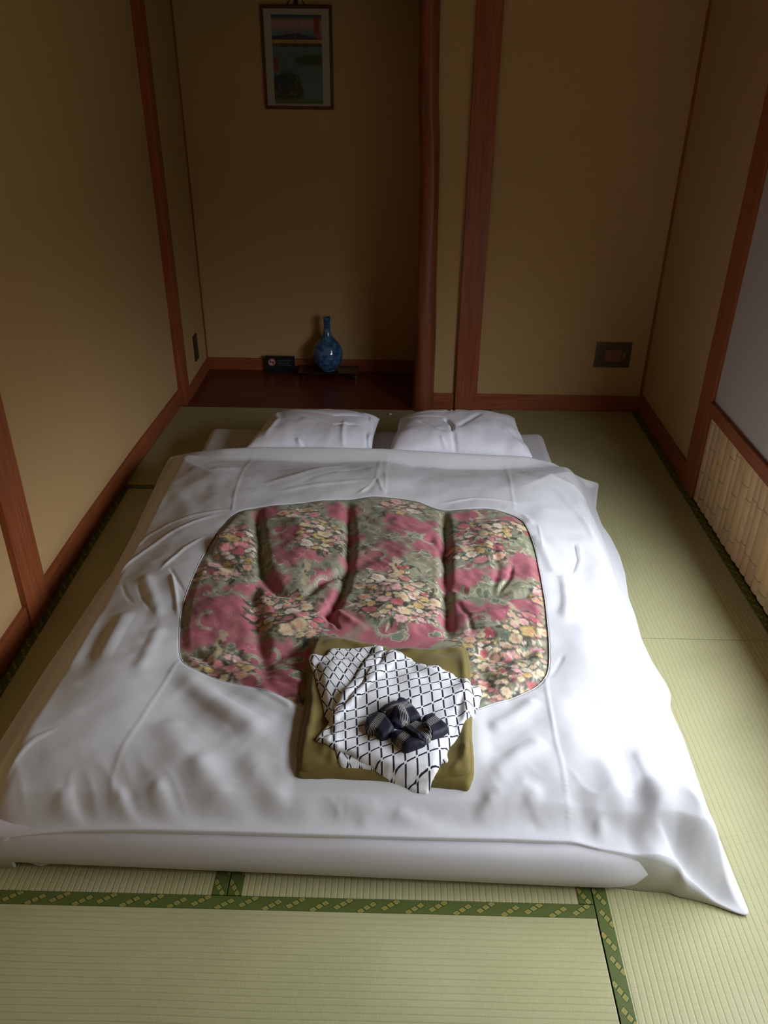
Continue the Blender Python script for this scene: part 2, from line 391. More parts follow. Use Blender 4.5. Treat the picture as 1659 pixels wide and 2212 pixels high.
# ------------------------------------------------------------------ tatami
BW = .033
def tatami(x0, x1, y0, y1, ax, sides, lx=None):
    g = .0012
    o = boxes('tatami_mat', [(x0 + g, x1 - g, y0 + g, y1 - g, -.058, 0.0)], fl, M_tx if ax == 'X' else M_ty, .002)
    for s in sides:
        if s == 'L': b = boxes('border', [(x0 + g, x0 + BW, y0 + g, y1 - g, -.03, .0016)], o, M_by, .0006)
        if s == 'R': b = boxes('border', [(x1 - BW, x1 - g, y0 + g, y1 - g, -.03, .0016)], o, M_by, .0006)
        if s == 'B': b = boxes('border', [(x0 + g, x1 - g, y1 - BW, y1 - g, -.03, .0016)], o, M_bx, .0006)
        if s == 'F': b = boxes('border', [(x0 + g, x1 - g, y0 + g, y0 + BW, -.03, .0016)], o, M_bx, .0006)
    return o
XM1, XM2 = .975, 1.800
tatami(.17, XM2, -.795, .115, 'X', 'F')
tatami(.163, XM1, -2.703, -.795, 'Y', 'LR')
tatami(XM1, XM2, -2.703, -.795, 'Y', 'LR')
tatami(.163, XM2, -3.64, -2.703, 'X', 'BF')
tatami(XM2, XR, -1.747, .140, 'Y', 'LR')
tatami(XM2, XR, -3.64, -1.747, 'Y', 'LR')
thr = boxes('threshold_board', [(.163, XR, YF, -3.645, -.058, .0)], fl, M_woodx, .001)

# ------------------------------------------------------------------ futon mattress
MX0, MX1, MY0, MY1, MZ = .475, 2.020, -2.655, -.405, .125
def pillow_box(name, x0, x1, y0, y1, z0, z1, r, nx, ny, parent, mat, fn=None):
    """soft box: top sheet, rounded sides, flat bottom"""
    us = np.linspace(-1, 1, nx); vs = np.linspace(-1, 1, ny)
    hx, hy = (x1 - x0) / 2, (y1 - y0) / 2; cx, cy = (x0 + x1) / 2, (y0 + y1) / 2
    U, V = np.meshgrid(us, vs, indexing='ij')
    X = cx + U * hx; Y = cy + V * hy
    dx = hx - np.abs(X - cx); dy = hy - np.abs(Y - cy)
    def pr(d): 
        t = np.clip(d / r, 0, 1); return np.sqrt(np.clip(1 - (1 - t) ** 2, 0, 1))
    hgt = pr(dx) * pr(dy)
    mid = (z0 + z1) / 2; hh = (z1 - z0) / 2
    ZT = mid + hh * hgt; ZB = mid - hh * hgt
    if fn is not None: ZT = ZT + fn(X, Y) * hgt
    v = np.concatenate([np.stack([X, Y, ZT], -1).reshape(-1, 3), np.stack([X, Y, ZB], -1).reshape(-1, 3)])
    N = nx * ny; f = []
    i, j = np.meshgrid(np.arange(nx - 1), np.arange(ny - 1), indexing='ij'); a = (i * ny + j).ravel()
    top = np.stack([a, a + ny, a + ny + 1, a + 1], 1); bot = np.stack([a, a + 1, a + ny + 1, a + ny], 1) + N
    o = mesh(name, v, np.vstack([top, bot]).tolist(), parent, mat, True)
    bm = bmesh.new(); bm.from_mesh(o.data); bmesh.ops.remove_doubles(bm, verts=bm.verts, dist=.00005); bm.to_mesh(o.data); bm.free()
    o.data.polygons.foreach_set('use_smooth', [True] * len(o.data.polygons))
    return o
mroot = empty('futon_mattress', (1.25, -1.5, 0)); tag(mroot, 'wide white sheeted futon mattress laid under the patterned comforter', 'mattress')
pillow_box('mattress_body', MX0, MX1, MY0, MY1, .0, MZ, .045, 160, 220, mroot, M_sheet,
           lambda X, Y: .003 * noise(X, Y, .12, 5))
for v_ in bpy.data.objects['mattress_body'].data.vertices:
    kx = (v_.co.x - MX0) / (MX1 - MX0); fy = float(smooth(-2.0, MY0, np.array(v_.co.y)))
    v_.co.y += -.036 * kx * fy + .06 * max(0.0, (kx - .84) / .16) ** 3 * fy; v_.co.x -= .032 * fy * float(smooth(.80, 1.0, np.array(kx))) + .085 * fy * (1 - float(smooth(0.0, .5, np.array(kx))))
def cloth_patch(name, P, zf, parent, mat, thick=.0015, step=.01):
    P = np.array(P); n = max(24, int(np.linalg.norm(np.diff(np.vstack([P, P[:1]]), axis=0), axis=1).sum() / step))
    B = resample(P, n); x0, y0 = B.min(0); x1, y1 = B.max(0)
    gx, gy = np.meshgrid(np.arange(x0, x1, step), np.arange(y0, y1, step)); gx, gy = gx.ravel(), gy.ravel()
    d, _ = dist_poly(gx, gy, B); m = inside(gx, gy, B) & (d > step * .5)
    V = [Vector(b) for b in B] + [Vector((a, c)) for a, c in zip(gx[m], gy[m])]
    r = delaunay_2d_cdt(V, [(i, (i + 1) % n) for i in range(n)], [list(range(n))], 1, 1e-6)
    vv = np.array([list(q) for q in r[0]]); z = zf(vv[:, 0], vv[:, 1])
    o = mesh(name, np.column_stack([vv, z]), [list(q) for q in r[2]], parent, mat, True)
    md = o.modifiers.new('thickness', 'SOLIDIFY'); md.thickness = thick; md.offset = 0
    return o
# corner of the sheet peeping out on the floor at the front left
cloth_patch('sheet_corner', [at(a, b, z=.004)[:2] for a, b in ((-40, 1838), (20, 1840), (60, 1842), (135, 1858), (118, 1864), (85, 1872), (52, 1862), (30, 1856), (8, 1865), (-30, 1880))],
            lambda X, Y: .004 + .004 * (1 + np.sin(X * 90)) * .5, mroot, M_sheet, step=.012)

# ------------------------------------------------------------------ comforter: outline in plan with the height of the free edge
ZP = .215
def O(px, py, z, zz=None): p = at(px, py, z=z); return (p[0], p[1], z if zz is None else zz)
outl = [O(367, 988, .10), O(420, 978, .15), O(480, 971, .185), O(560, 967, .195), O(700, 968, .20), O(830, 971, .20), O(960, 979, .20), O(1060, 985, .195), O(1135, 988, .19), O(1192, 1000, .16),
        O(1225, 1018, .12), O(1262, 1036, .085), O(1294, 1045, .055), O(1291, 1062, .05), O(1287, 1100, .045), O(1300, 1135, .05), O(1318, 1160, .045), O(1338, 1200, .04), O(1350, 1240, .04),
        O(1357, 1290, .04), O(1372, 1330, .035), O(1385, 1380, .03), O(1408, 1430, .03), O(1440, 1480, .025), O(1450, 1503, .02), O(1447, 1530, .02), O(1478, 1600, .02), O(1505, 1680, .02),
        O(1530, 1750, .02), O(1560, 1830, .015), O(1590, 1905, .01), O(1623, 1984, .003), O(1590, 1974, .004), O(1545, 1952, .012), O(1500, 1928, .03), O(1478, 1912, .05),
        O(1462, 1880, .085), O(1420, 1862, .11), O(1360, 1848, .12), O(1290, 1836, .125), O(1240, 1822, .13), O(1100, 1816, .13), O(900, 1812, .13), O(700, 1806, .13), O(500, 1800, .13), O(300, 1795, .13),
        O(150, 1798, .12), O(60, 1806, .11), O(0, 1816, .10), O(-70, 1840, .06), O(-120, 1880, .005),
        (.27, -2.60, .01), (.275, -2.45, .02), O(0, 1604, .035), O(90, 1460, .04), O(185, 1320, .045), O(210, 1280, .05), O(240, 1243, .05), O(285, 1160, .05), O(320, 1085, .06), O(345, 1030, .08)]
outl = np.array(outl)
hole_px = [(535, 1107), (580, 1101), (640, 1094), (700, 1087), (760, 1083), (800, 1077), (840, 1077), (875, 1079), (905, 1085), (935, 1096), (957, 1103), (1010, 1102), (1050, 1102), (1085, 1109),
           (1112, 1117), (1130, 1131), (1145, 1160), (1158, 1200), (1168, 1250), (1177, 1310), (1184, 1370), (1187, 1420), (1185, 1452), (1176, 1474), (1150, 1490), (1110, 1508), (1060, 1524),
           (1030, 1540), (960, 1556), (840, 1566), (730, 1560), (640, 1530), (590, 1508), (540, 1490), (490, 1477), (450, 1462), (415, 1446), (396, 1436), (388, 1422), (387, 1390), (389, 1340),
           (397, 1300), (413, 1262), (430, 1222), (450, 1185), (470, 1152), (495, 1125), (512, 1112)]
hole = smooth_loop(resample(pts2(hole_px, ZP), 240), 3)
def ang_resample(P, c, n, a0=-math.pi):
    """sample a star-shaped loop at even angles about c"""
    Q = resample(P, 6000); a = np.arctan2(Q[:, 1] - c[1], Q[:, 0] - c[0]); o_ = np.argsort(a); a, Q = a[o_], Q[o_]
    t = np.linspace(-math.pi, math.pi, n + 1)[:-1]
    return np.stack([np.interp(t, a, Q[:, i], period=2 * math.pi) for i in range(Q.shape[1])], 1)
outer = smooth_loop(resample(outl, 900), 3)
oxy = resample(outer[:, :2], 220)
NS = 900
# pair every outer point with the hole point of the same share of perimeter, both starting at the top left corner
s0 = np.argmin(np.hypot(*(hole - pts2([(515, 1110)], ZP)[0]).T)); hole_r = np.roll(hole, -s0, 0)
def is_cw(P): return np.sum(P[:, 0] * np.roll(P[:, 1], -1) - np.roll(P[:, 0], -1) * P[:, 1]) < 0
anch_o = [(367, 988, .10), (1294, 1045, .055), (1623, 1984, .003), (-120, 1880, .005)]
anch_h = [(515, 1110), (1128, 1130), (1178, 1472), (391, 1432)]
def split(P, A, n):
    """resample closed loop P with n points per stretch between anchors"""
    D = resample(P, 8000); idx = [int(np.argmin(np.hypot(D[:, 0] - a[0], D[:, 1] - a[1]))) for a in A]
    out = []
    for i in range(len(A)):
        a, b = idx[i], idx[(i + 1) % len(A)]
        seg = D[a:b] if b > a else np.vstack([D[a:], D[:b]])
        out.append(resample(seg, n[i] + 1, closed=False)[:-1])
    return np.vstack(out)
cnt = [230, 220, 250, 220]
OUT = split(outer, [at(a, b, z=c)[:2] for a, b, c in anch_o], cnt)
HOL = split(hole, [at(a, b, z=ZP)[:2] for a, b in anch_h], cnt)
NS = len(OUT)

GARM = pts2([(690, 1370), (1015, 1395), (1030, 1500), (1028, 1690), (1010, 1708), (760, 1680), (637, 1680), (645, 1590)], .225)
# folds: (pixels, width, height)
R_ = []
def fold(px, w_, h_, z=.2): R_.append((pts2(px, z), w_, h_))
# seams of the cover (raised stitching)
for s in ([(385, 1440), (330, 1530), (280, 1610), (242, 1680), (232, 1730), (228, 1790)], [(544, 971), (528, 1010), (520, 1040), (508, 1080), (503, 1118)],
          [(1095, 989), (1099, 1030), (1104, 1076), (1110, 1112)], [(1176, 1476), (1185, 1540), (1200, 1620), (1222, 1700), (1243, 1770), (1247, 1818)],
          [(737, 1690), (730, 1740), (724, 1790)], [(753, 1690), (746, 1740), (740, 1790)], [(822, 972), (819, 1000), (813, 1043)], [(836, 972), (834, 1000), (832, 1076)]):
    fold(s, .0035, .0028)
for s in ([(813, 1043), (800, 1062), (775, 1080)], [(813, 1043), (822, 1062), (829, 1078)]): fold(s, .006, .005)
# long soft creases, left side
for s, w_, h_ in ([(503, 1113), (430, 1120), (370, 1130), (316, 1150), (280, 1180)], .007, .005), ([(480, 1122), (420, 1137), (370, 1155), (310, 1185), (270, 1212), (237, 1243)], .007, .006), \
    ([(445, 1172), (400, 1195), (345, 1240)], .007, .006), ([(0, 1682), (40, 1645), (80, 1612), (125, 1592)], .006, .005), \
    ([(262, 1253), (272, 1283), (288, 1306)], .005, -.006), ([(297, 1262), (308, 1295), (330, 1333)], .005, -.007), ([(310, 1240), (330, 1290), (345, 1350)], .02, .010), \
    ([(368, 1236), (380, 1258), (400, 1293)], .005, -.008), ([(372, 1245), (382, 1300), (387, 1345)], .006, .008), ([(275, 1320), (250, 1370), (215, 1440)], .03, .012), \
    ([(240, 1340), (215, 1390), (190, 1440)], .02, -.008), ([(340, 1300), (300, 1370), (265, 1440)], .03, -.009), ([(350, 1360), (330, 1410), (300, 1470)], .02, .008), \
    ([(200, 1300), (180, 1380), (140, 1460)], .03, .01), \
    ([(115, 1695), (140, 1730), (170, 1765), (205, 1790)], .022, .020), ([(90, 1730), (110, 1760), (140, 1790)], .016, .012), ([(160, 1700), (190, 1745), (225, 1785)], .014, -.014), \
    ([(242, 1690), (270, 1730), (320, 1775), (345, 1795)], .018, .014), ([(270, 1690), (310, 1740), (360, 1780)], .012, -.010), ([(330, 1680), (360, 1730), (410, 1770)], .02, .014), \
    ([(390, 1460), (440, 1510), (510, 1560), (580, 1610)], .030, .014), ([(380, 1500), (430, 1560), (500, 1620)], .03, -.010), ([(420, 1640), (470, 1700), (540, 1760)], .03, .012), \
    ([(350, 1560), (400, 1640), (450, 1700)], .035, .010), ([(520, 1640), (600, 1720), (680, 1770)], .03, .010), \
    ([(470, 1490), (530, 1530), (600, 1560), (640, 1570)], .02, -.010), ([(560, 1500), (600, 1525), (640, 1550)], .01, .007), \
    ([(1085, 1530), (1130, 1510), (1170, 1490)], .014, -.008), ([(1050, 1590), (1110, 1560), (1160, 1520)], .02, .010), ([(1050, 1640), (1110, 1600), (1170, 1560)], .02, -.009), \
    ([(1060, 1690), (1120, 1640), (1180, 1610)], .022, .010), ([(1020, 1740), (1080, 1710), (1130, 1700), (1180, 1720)], .02, .012), ([(1100, 1750), (1150, 1740), (1180, 1770)], .014, -.012), \
    ([(850, 1720), (900, 1750), (960, 1770)], .022, .012), ([(960, 1730), (1010, 1760), (1070, 1770)], .018, -.010), ([(1000, 1790), (1080, 1785), (1180, 1795)], .012, .008), \
    ([(780, 1730), (800, 1770), (820, 1790)], .014, .009), ([(1260, 1760), (1290, 1800), (1290, 1840)], .014, -.022), ([(1290, 1740), (1320, 1790), (1330, 1830)], .018, .016), \
    ([(1340, 1770), (1380, 1820), (1440, 1860)], .02, .012), ([(1400, 1800), (1450, 1860), (1500, 1920)], .018, .012), ([(1300, 1850), (1380, 1860), (1440, 1880)], .012, -.016), \
    ([(1150, 1165), (1180, 1215), (1205, 1260)], .02, .010), ([(1198, 1240), (1202, 1300), (1200, 1340)], .020, -.005), ([(1218, 1240), (1222, 1310), (1218, 1360)], .02, .010), \
    ([(1160, 1145), (1167, 1175), (1170, 1200)], .005, .003), ([(1240, 1180), (1246, 1208), (1236, 1238)], .003, -.006), ([(1250, 1175), (1256, 1208), (1246, 1240)], .008, .004), \
    ([(1150, 1150), (1130, 1125), (1080, 1105)], .012, .006), ([(1120, 1010), (1200, 1035), (1290, 1050)], .02, .008), ([(1100, 1010), (1180, 1050), (1260, 1085), (1285, 1120)], .02, -.006), \
    ([(1200, 1060), (1260, 1110), (1300, 1170)], .018, .008), ([(1283, 1065), (1281, 1095), (1287, 1125)], .006, -.010), ([(1275, 1065), (1272, 1100), (1280, 1135)], .008, .006), \
    ([(950, 1095), (1020, 1088), (1080, 1093), (1140, 1103)], .006, .004), ([(900, 1000), (960, 1020), (1040, 1015)], .03, -.008), ([(880, 990), (910, 998), (940, 990)], .008, -.006), \
    ([(560, 1060), (640, 1040), (740, 1000)], .018, .006), ([(580, 1020), (660, 1005), (760, 980)], .014, -.005), ([(600, 1075), (680, 1062), (790, 1050)], .012, .004), ([(640, 1060), (720, 1030), (800, 1010)], .014, -.005), \
    ([(790, 1080), (806, 1058), (815, 1045)], .012, -.006), ([(1240, 1150), (1290, 1200), (1310, 1300)], .05, .012), ([(1260, 1350), (1290, 1450), (1340, 1560)], .06, .012), \
    ([(1200, 1500), (1240, 1600), (1300, 1700)], .05, .008), ([(1330, 1600), (1350, 1660), (1380, 1720)], .03, -.012), ([(1370, 1620), (1400, 1690), (1450, 1760)], .03, .010), \
    ([(1230, 1700), (1270, 1745), (1300, 1770)], .02, -.010), ([(1300, 1640), (1330, 1700), (1370, 1760)], .03, .008), ([(1385, 1380), (1400, 1420), (1430, 1470)], .012, .010), \
    ([(1180, 1480), (1195, 1465), (1215, 1430)], .005, -.005), ([(1415, 1490), (1440, 1500), (1452, 1508)], .008, .010), ([(400, 1010), (450, 1020), (520, 1012)], .02, .006), \
    ([(370, 1040), (400, 1090), (410, 1130)], .03, .006), ([(440, 990), (450, 1040), (440, 1100)], .03, -.006):
    fold(s, w_, h_)
# hem stitched parallel to the sides of the opening
GROOVES = [([(552, 1100), (562, 1180), (568, 1245), (600, 1285), (655, 1300)], .020, -.036), ([(750, 1085), (756, 1160), (752, 1235), (738, 1290), (712, 1335), (705, 1385)], .018, -.034),
           ([(958, 1100), (963, 1180), (962, 1262), (966, 1330), (968, 1400)], .018, -.036), ([(568, 1245), (545, 1300), (560, 1380), (575, 1450), (580, 1500)], .022, -.020),
           ([(440, 1200), (500, 1240), (568, 1245)], .018, -.016), ([(655, 1300), (700, 1262), (752, 1240)], .018, -.024), ([(752, 1240), (820, 1215), (900, 1235), (962, 1265)], .028, -.010),
           ([(962, 1265), (1010, 1288), (1060, 1292), (1110, 1300), (1172, 1290)], .014, -.022), ([(1062, 1292), (1075, 1240), (1062, 1190)], .012, -.008), ([(1075, 1292), (1100, 1260), (1105, 1230)], .008, -.010),
           ([(968, 1400), (1020, 1415), (1090, 1430), (1182, 1400)], .014, -.016), ([(968, 1400), (1010, 1450), (1060, 1500)], .02, -.018), ([(400, 1400), (460, 1440), (520, 1425), (575, 1440)], .016, -.018),
           ([(705, 1385), (660, 1400), (580, 1440)], .02, -.014), ([(600, 1100), (640, 1140), (655, 1200)], .03, .008), ([(850, 1100), (860, 1180), (862, 1260)], .09, .022), ([(850, 1270), (860, 1330), (850, 1380)], .09, .028),
           ([(655, 1130), (665, 1180), (660, 1240)], .08, .020), ([(1060, 1130), (1070, 1180), (1065, 1230)], .08, .022), ([(1070, 1330), (1080, 1370), (1075, 1390)], .08, .022), ([(480, 1170), (500, 1200)], .06, .018),
           ([(480, 1300), (470, 1360)], .07, .020), ([(640, 1340), (640, 1370)], .07, .022), ([(1100, 1450), (1090, 1480)], .06, .014), ([(650, 1460), (640, 1490)], .07, .016),
           ([(700, 1330), (720, 1350), (735, 1375)], .006, -.010), ([(690, 1300), (735, 1340), (770, 1365)], .010, .008), ([(920, 1170), (950, 1195), (960, 1220)], .015, -.014), ([(985, 1300), (1010, 1340), (1020, 1380)], .008, -.006)]
GROOVES = [(pts2(a, ZP), b, c) for a, b, c in GROOVES]
def S_support(X, Y):
    dx = np.maximum(np.maximum(MX0 - X, X - MX1), 0); dy = np.maximum(np.maximum(MY0 - Y, Y - MY1), 0)
    return (MZ + .004) * (1 - smooth(0.0, .16, np.hypot(dx, dy)))
def foldsum(X, Y, lst):
    h = np.zeros(X.shape)
    for P, w_, a in lst:
        R = 3 * w_ + .01; lo = P.min(0) - R; hi = P.max(0) + R
        m = (X > lo[0]) & (X < hi[0]) & (Y > lo[1]) & (Y < hi[1])
        if not m.any(): continue
        d, t = dist_poly(X[m], Y[m], P, closed=False)
        tp = smooth(0, .18, t) * smooth(1, .82, t) if w_ > .0042 else np.ones(t.shape)
        h[m] += a * np.exp(-(d / w_) ** 2) * (tp * .85 + .15)
    return h
def Zc(X, Y, quilt=False, edge=None, ez=None):
    """height of the comforter surface"""
    X = np.asarray(X, float); Y = np.asarray(Y, float)
    d = dist_poly(X, Y, oxy)[0] if edge is None else edge
    back = smooth(-1.05, -.80, Y); front = smooth(-2.45, -2.60, Y)
    kf = smooth(-2.05, -2.50, Y); T = (.030 + .062 * (smooth(0, .34, d) * (1 - kf) + smooth(0, .17, d) * kf)) * np.sqrt(np.clip(1 - (1 - np.clip(d / (.05 + .07 * kf), 0, 1)) ** 2, 0, 1))
    z = S_support(X, Y) + T
    g = inside(X, Y, GARM) | (dist_poly(X, Y, GARM)[0] < .02)
    keep = np.where(g, 0.0, 1.0) if g.any() else 1.0
    gd = np.where(inside(X, Y, GARM), 0, dist_poly(X, Y, GARM)[0]); keep = smooth(0.0, .04, gd)
    inn = inside(X, Y, hole); hd = dist_poly(X, Y, hole)[0]; hk = np.where(inn, smooth(0, .035, hd), 0)
    z = z + hk * .012 + foldsum(X, Y, GROOVES) * .85 * hk * keep + (.0022 * noise(X, Y, .03, 8) + .0016 * noise(X + Y, (Y - X) * .4, .022, 9)) * hk * keep
    fs = foldsum(X, Y, R_) * (1 - hk); fs = np.where(fs < 0, fs * .35, fs * .75)
    nz = .010 * noise(X, Y, .22, 1) + .003 * noise(X + .3 * Y, Y - .5 * X, .09, 2) + .0008 * noise(X, Y, .035, 3)
    fr = (1 - np.abs(noise(X + .6 * Y, (Y - .6 * X) * .4, .05, 6))) ** 3 * .003 * front      # gathers along the front
    z = z + (fs + (nz + fr) * smooth(0, .05, d)) * keep
    if ez is not None:                                            # pull the free edge to its own height
        k = smooth(.07, 0.0, d); z = z * (1 - k) + (ez + .012 * np.sqrt(np.clip(d / .07, 0, 1))) * k
    return np.maximum(z, .003)
NR = 130
tr = np.linspace(0, 1, NR); tr = tr ** .9
V = HOL[None, :, :] * (1 - tr[:, None, None]) + OUT[None, :, :2] * tr[:, None, None]
X, Y = V[..., 0], V[..., 1]
ed = dist_poly(X, Y, oxy)[0]; ed[-1, :] = 0
EZ = np.broadcast_to(OUT[None, :, 2], X.shape)
Z = Zc(X, Y, edge=ed, ez=EZ) + .0028
low = np.minimum(Z[-1] - .0006, np.where((X[-1] > MX0) & (X[-1] < MX1) & (Y[-1] > MY0) & (Y[-1] < MY1), np.where(Y[-1] < -2.4, .105, MZ + .003), .0025))
cin = np.array([1.25, -1.7]); dv = np.stack([X[-1], Y[-1]], 1) - cin; dv /= np.linalg.norm(dv, axis=1)[:, None]
X = np.vstack([X, X[-1:] - .004 * dv[None, :, 0]]); Y = np.vstack([Y, Y[-1:] - .004 * dv[None, :, 1]]); Z = np.vstack([Z, low[None, :]]); NR += 1
nearc = smooth(.12, .05, np.hypot(X - 1.985, Y + 2.62)); Z[:-2] = Z[:-2] + .022 * nearc[:-2]
verts = np.stack([X, Y, Z], -1).reshape(-1, 3)
i, j = np.meshgrid(np.arange(NR - 1), np.arange(NS), indexing='ij'); a = (i * NS + j).ravel(); b = (i * NS + (j + 1) % NS).ravel()
faces = np.stack([a, a + NS, b + NS, b], 1)
croot = empty('comforter', (1.25, -1.7, 0)); tag(croot, 'puffy comforter in a white cover with a rose floral centre panel', 'comforter')
cov = mesh('cover', verts, faces.tolist(), croot, M_white_cot, True); cov['label'] = 'plain white cotton cover with an opening'
bm = bmesh.new(); bm.from_mesh(cov.data); bmesh.ops.recalc_face_normals(bm, faces=bm.faces)
if sum(f_.normal.z for f_ in bm.faces) < 0: bmesh.ops.reverse_faces(bm, faces=bm.faces)
bm.to_mesh(cov.data); bm.free()
md = cov.modifiers.new('thickness', 'SOLIDIFY'); md.thickness = .0025; md.offset = -1
# rolled hem round the opening
hz = Zc(HOL[:, 0], HOL[:, 1]) + .0022
hv = [(p[0], p[1], q) for p, q in zip(HOL[::2], hz[::2])]; hv.append(hv[0])
tube('opening_hem', hv, .0016, croot, M_white_cot, 6)

# ---- floral print, painted on a plan grid and carried as vertex colours
GX0, GY0, GS = .58, -2.50, .0020
GW, GH = int(1.42 / GS), int(1.56 / GS)
xs = GX0 + (np.arange(GW) + .5) * GS; ys = GY0 + (np.arange(GH) + .5) * GS
PX, PY = np.meshgrid(xs, ys, indexing='ij')
img = np.zeros((GW, GH, 3))
GREEN = s2l((140, 138, 112)); PINK = s2l((168, 97, 104))
img[:] = GREEN
def warp(X, Y): return X + .03 * noise(X, Y, .06, 11) + .012 * noise(X, Y, .02, 12) + .006 * noise(X, Y, .009, 16), Y + .03 * noise(X, Y, .06, 13) + .012 * noise(X, Y, .02, 14) + .006 * noise(X, Y, .009, 17)
wx, wy = warp(PX, PY)
pk = np.full(PX.shape, -9.0)
for a_, b_, rx, ry in ((570, 1110, .05, .05), (620, 1165, .07, .04), (630, 1205, .08, .05), (740, 1105, .06, .05), (840, 1195, .06, .05), (900, 1150, .08, .06), (945, 1180, .06, .08), (790, 1215, .08, .06),
                       (1010, 1120, .05, .04), (1110, 1130, .05, .04), (1140, 1230, .08, .06), (1090, 1240, .06, .03), (995, 1245, .06, .05), (1060, 1330, .08, .05), (1130, 1310, .08, .05),
                       (990, 1330, .05, .07), (720, 1310, .05, .07), (730, 1350, .06, .06), (830, 1385, .08, .05), (900, 1375, .09, .05), (560, 1340, .05, .05), (470, 1320, .08, .05), (430, 1290, .05, .05),
                       (420, 1360, .04, .05), (500, 1350, .07, .06), (560, 1390, .07, .04), (600, 1430, .08, .07), (600, 1480, .08, .06), (560, 1475, .06, .05), (510, 1385, .05, .04), (590, 1260, .05, .05),
                       (690, 1250, .04, .04), (470, 1170, .03, .03), (1160, 1360, .05, .05), (1040, 1480, .04, .03), (530, 1280, .04, .03), (860, 1130, .04, .03), (760, 1160, .04, .03)):
    c_ = at(a_, b_, z=.23); pk = np.maximum(pk, 1 - np.hypot((wx - c_[0]) / (rx * 1.22), (wy - c_[1]) / (ry * 1.22)))
mk = smooth(-.16, .36, pk)[..., None]
pinkv = PINK * (1 + .20 * noise(PX, PY, .03, 15)[..., None]) * (1 - .16 * smooth(.2, .9, noise(PX, PY, .012, 18))[..., None])
img = img * (1 + .14 * noise(PX, PY, .014, 19)[..., None]) * (1 - mk) + pinkv * mk
dust = smooth(.15, .8, noise(PX, PY, .045, 23))[..., None] * .35; img = img * (1 - dust) + s2l((150, 112, 96)) * dust
def patch(cx, cy, R):
    i0 = max(int((cx - R - GX0) / GS), 0); i1 = min(int((cx + R - GX0) / GS) + 2, GW); j0 = max(int((cy - R - GY0) / GS), 0); j1 = min(int((cy + R - GY0) / GS) + 2, GH)
    return None if i1 <= i0 or j1 <= j0 else (i0, i1, j0, j1)
def over(sl, c, al):
    i0, i1, j0, j1 = sl; img[i0:i1, j0:j1] = img[i0:i1, j0:j1] * (1 - al[..., None]) + c * al[..., None]
def blob(cx, cy, rx, ry, ang, col, soft=.25, alpha=1.0, petals=0, ph=0.0):
    sl = patch(cx, cy, max(rx, ry) * 1.3)
    if sl is None: return
    i0, i1, j0, j1 = sl; x = PX[i0:i1, j0:j1] - cx; y = PY[i0:i1, j0:j1] - cy
    u = (x * math.cos(ang) + y * math.sin(ang)) / rx; v_ = (-x * math.sin(ang) + y * math.cos(ang)) / ry
    r = np.hypot(u, v_)
    if petals: r = r * (1 + .12 * np.cos(petals * np.arctan2(v_, u) + ph))
    over(sl, np.asarray(col, float), smooth(1 + soft * .5, 1 - soft * .5, r) * alpha)
def leaf(cx, cy, ln, wd, ang, col, vein=True):
    sl = patch(cx, cy, ln * 1.1)
    if sl is None: return
    i0, i1, j0, j1 = sl; x = PX[i0:i1, j0:j1] - cx; y = PY[i0:i1, j0:j1] - cy
    u = (x * math.cos(ang) + y * math.sin(ang)) / ln; v_ = (-x * math.sin(ang) + y * math.cos(ang)) / wd
    e_ = np.abs(v_) / np.clip(1 - u * u, .02, 1)
    al = smooth(1.15, .85, e_) * (np.abs(u) < 1)
    c = np.asarray(col) * np.ones((*u.shape, 1)) * (1 - .35 * smooth(.55, 1.0, e_))[..., None]
    if vein: c = c * (1 + .5 * smooth(.22, .08, np.abs(v_)))[..., None]
    over(sl, c, al * .95)
def rose(cx, cy, R, col, seed):
    sl = patch(cx, cy, R * 1.3)
    if sl is None: return
    q = random.Random(seed); i0, i1, j0, j1 = sl; x = PX[i0:i1, j0:j1] - cx; y = (PY[i0:i1, j0:j1] - cy) * q.uniform(1.0, 1.5); x = x + y * q.uniform(-.4, .4)
    r = np.hypot(x, y) / R; th = np.arctan2(y, x); n5 = q.choice([5, 6, 7]); p0 = q.uniform(0, 6.28)
    sc_ = np.abs(np.cos((th * n5 + p0) / 2)) ** .6; rr_ = r / (.72 + .28 * sc_) * (1 + .10 * noise(x + seed % 97, y, R * .5, 24))
    al = smooth(1.04, .94, rr_)
    sw = np.abs(np.sin(r * 7.5 + th * 1.0 + p0 + .8 * np.cos(3 * th)))                # nested petal rims
    tone = .74 + .34 * sw ** .6
    tone *= 1 - .42 * smooth(.86, 1.0, rr_); tone *= 1 - .25 * smooth(.12, .0, np.abs(np.cos((th * n5 + p0) / 2))) * smooth(.45, .8, r)
    dk_ = smooth(.55, .05, r)[..., None]
    core = np.asarray(col) * np.array([.92, .58, .50])
    c = (np.asarray(col) * (1 - dk_ * .75) + core * dk_ * .75) * tone[..., None] * q.uniform(.9, 1.08)
    over(sl, c, al)
L1 = [s2l(q) for q in ((104, 108, 84), (150, 152, 122), (168, 168, 142), (84, 84, 66), (112, 122, 100), (126, 120, 92), (186, 182, 150))]
rr = random.Random(21)
for _ in range(5200):
    cx = rr.uniform(GX0, GX0 + GW * GS); cy = rr.uniform(GY0, GY0 + GH * GS); i_, j_ = int((cx - GX0) / GS), int((cy - GY0) / GS)
    if i_ >= GW or j_ >= GH or mk[i_, j_, 0] > .35 + .5 * rr.random() ** 2: continue
    leaf(cx, cy, rr.uniform(.007, .017), rr.uniform(.0018, .0045), rr.uniform(0, 3.14), L1[rr.randrange(7)], rr.random() < .5)
CR, PE, RO, YE, WH, RD, LP = (s2l(q) for q in ((208, 188, 152), (206, 164, 138), (196, 132, 126), (196, 168, 110), (216, 204, 180), (180, 98, 98), (212, 170, 160)))
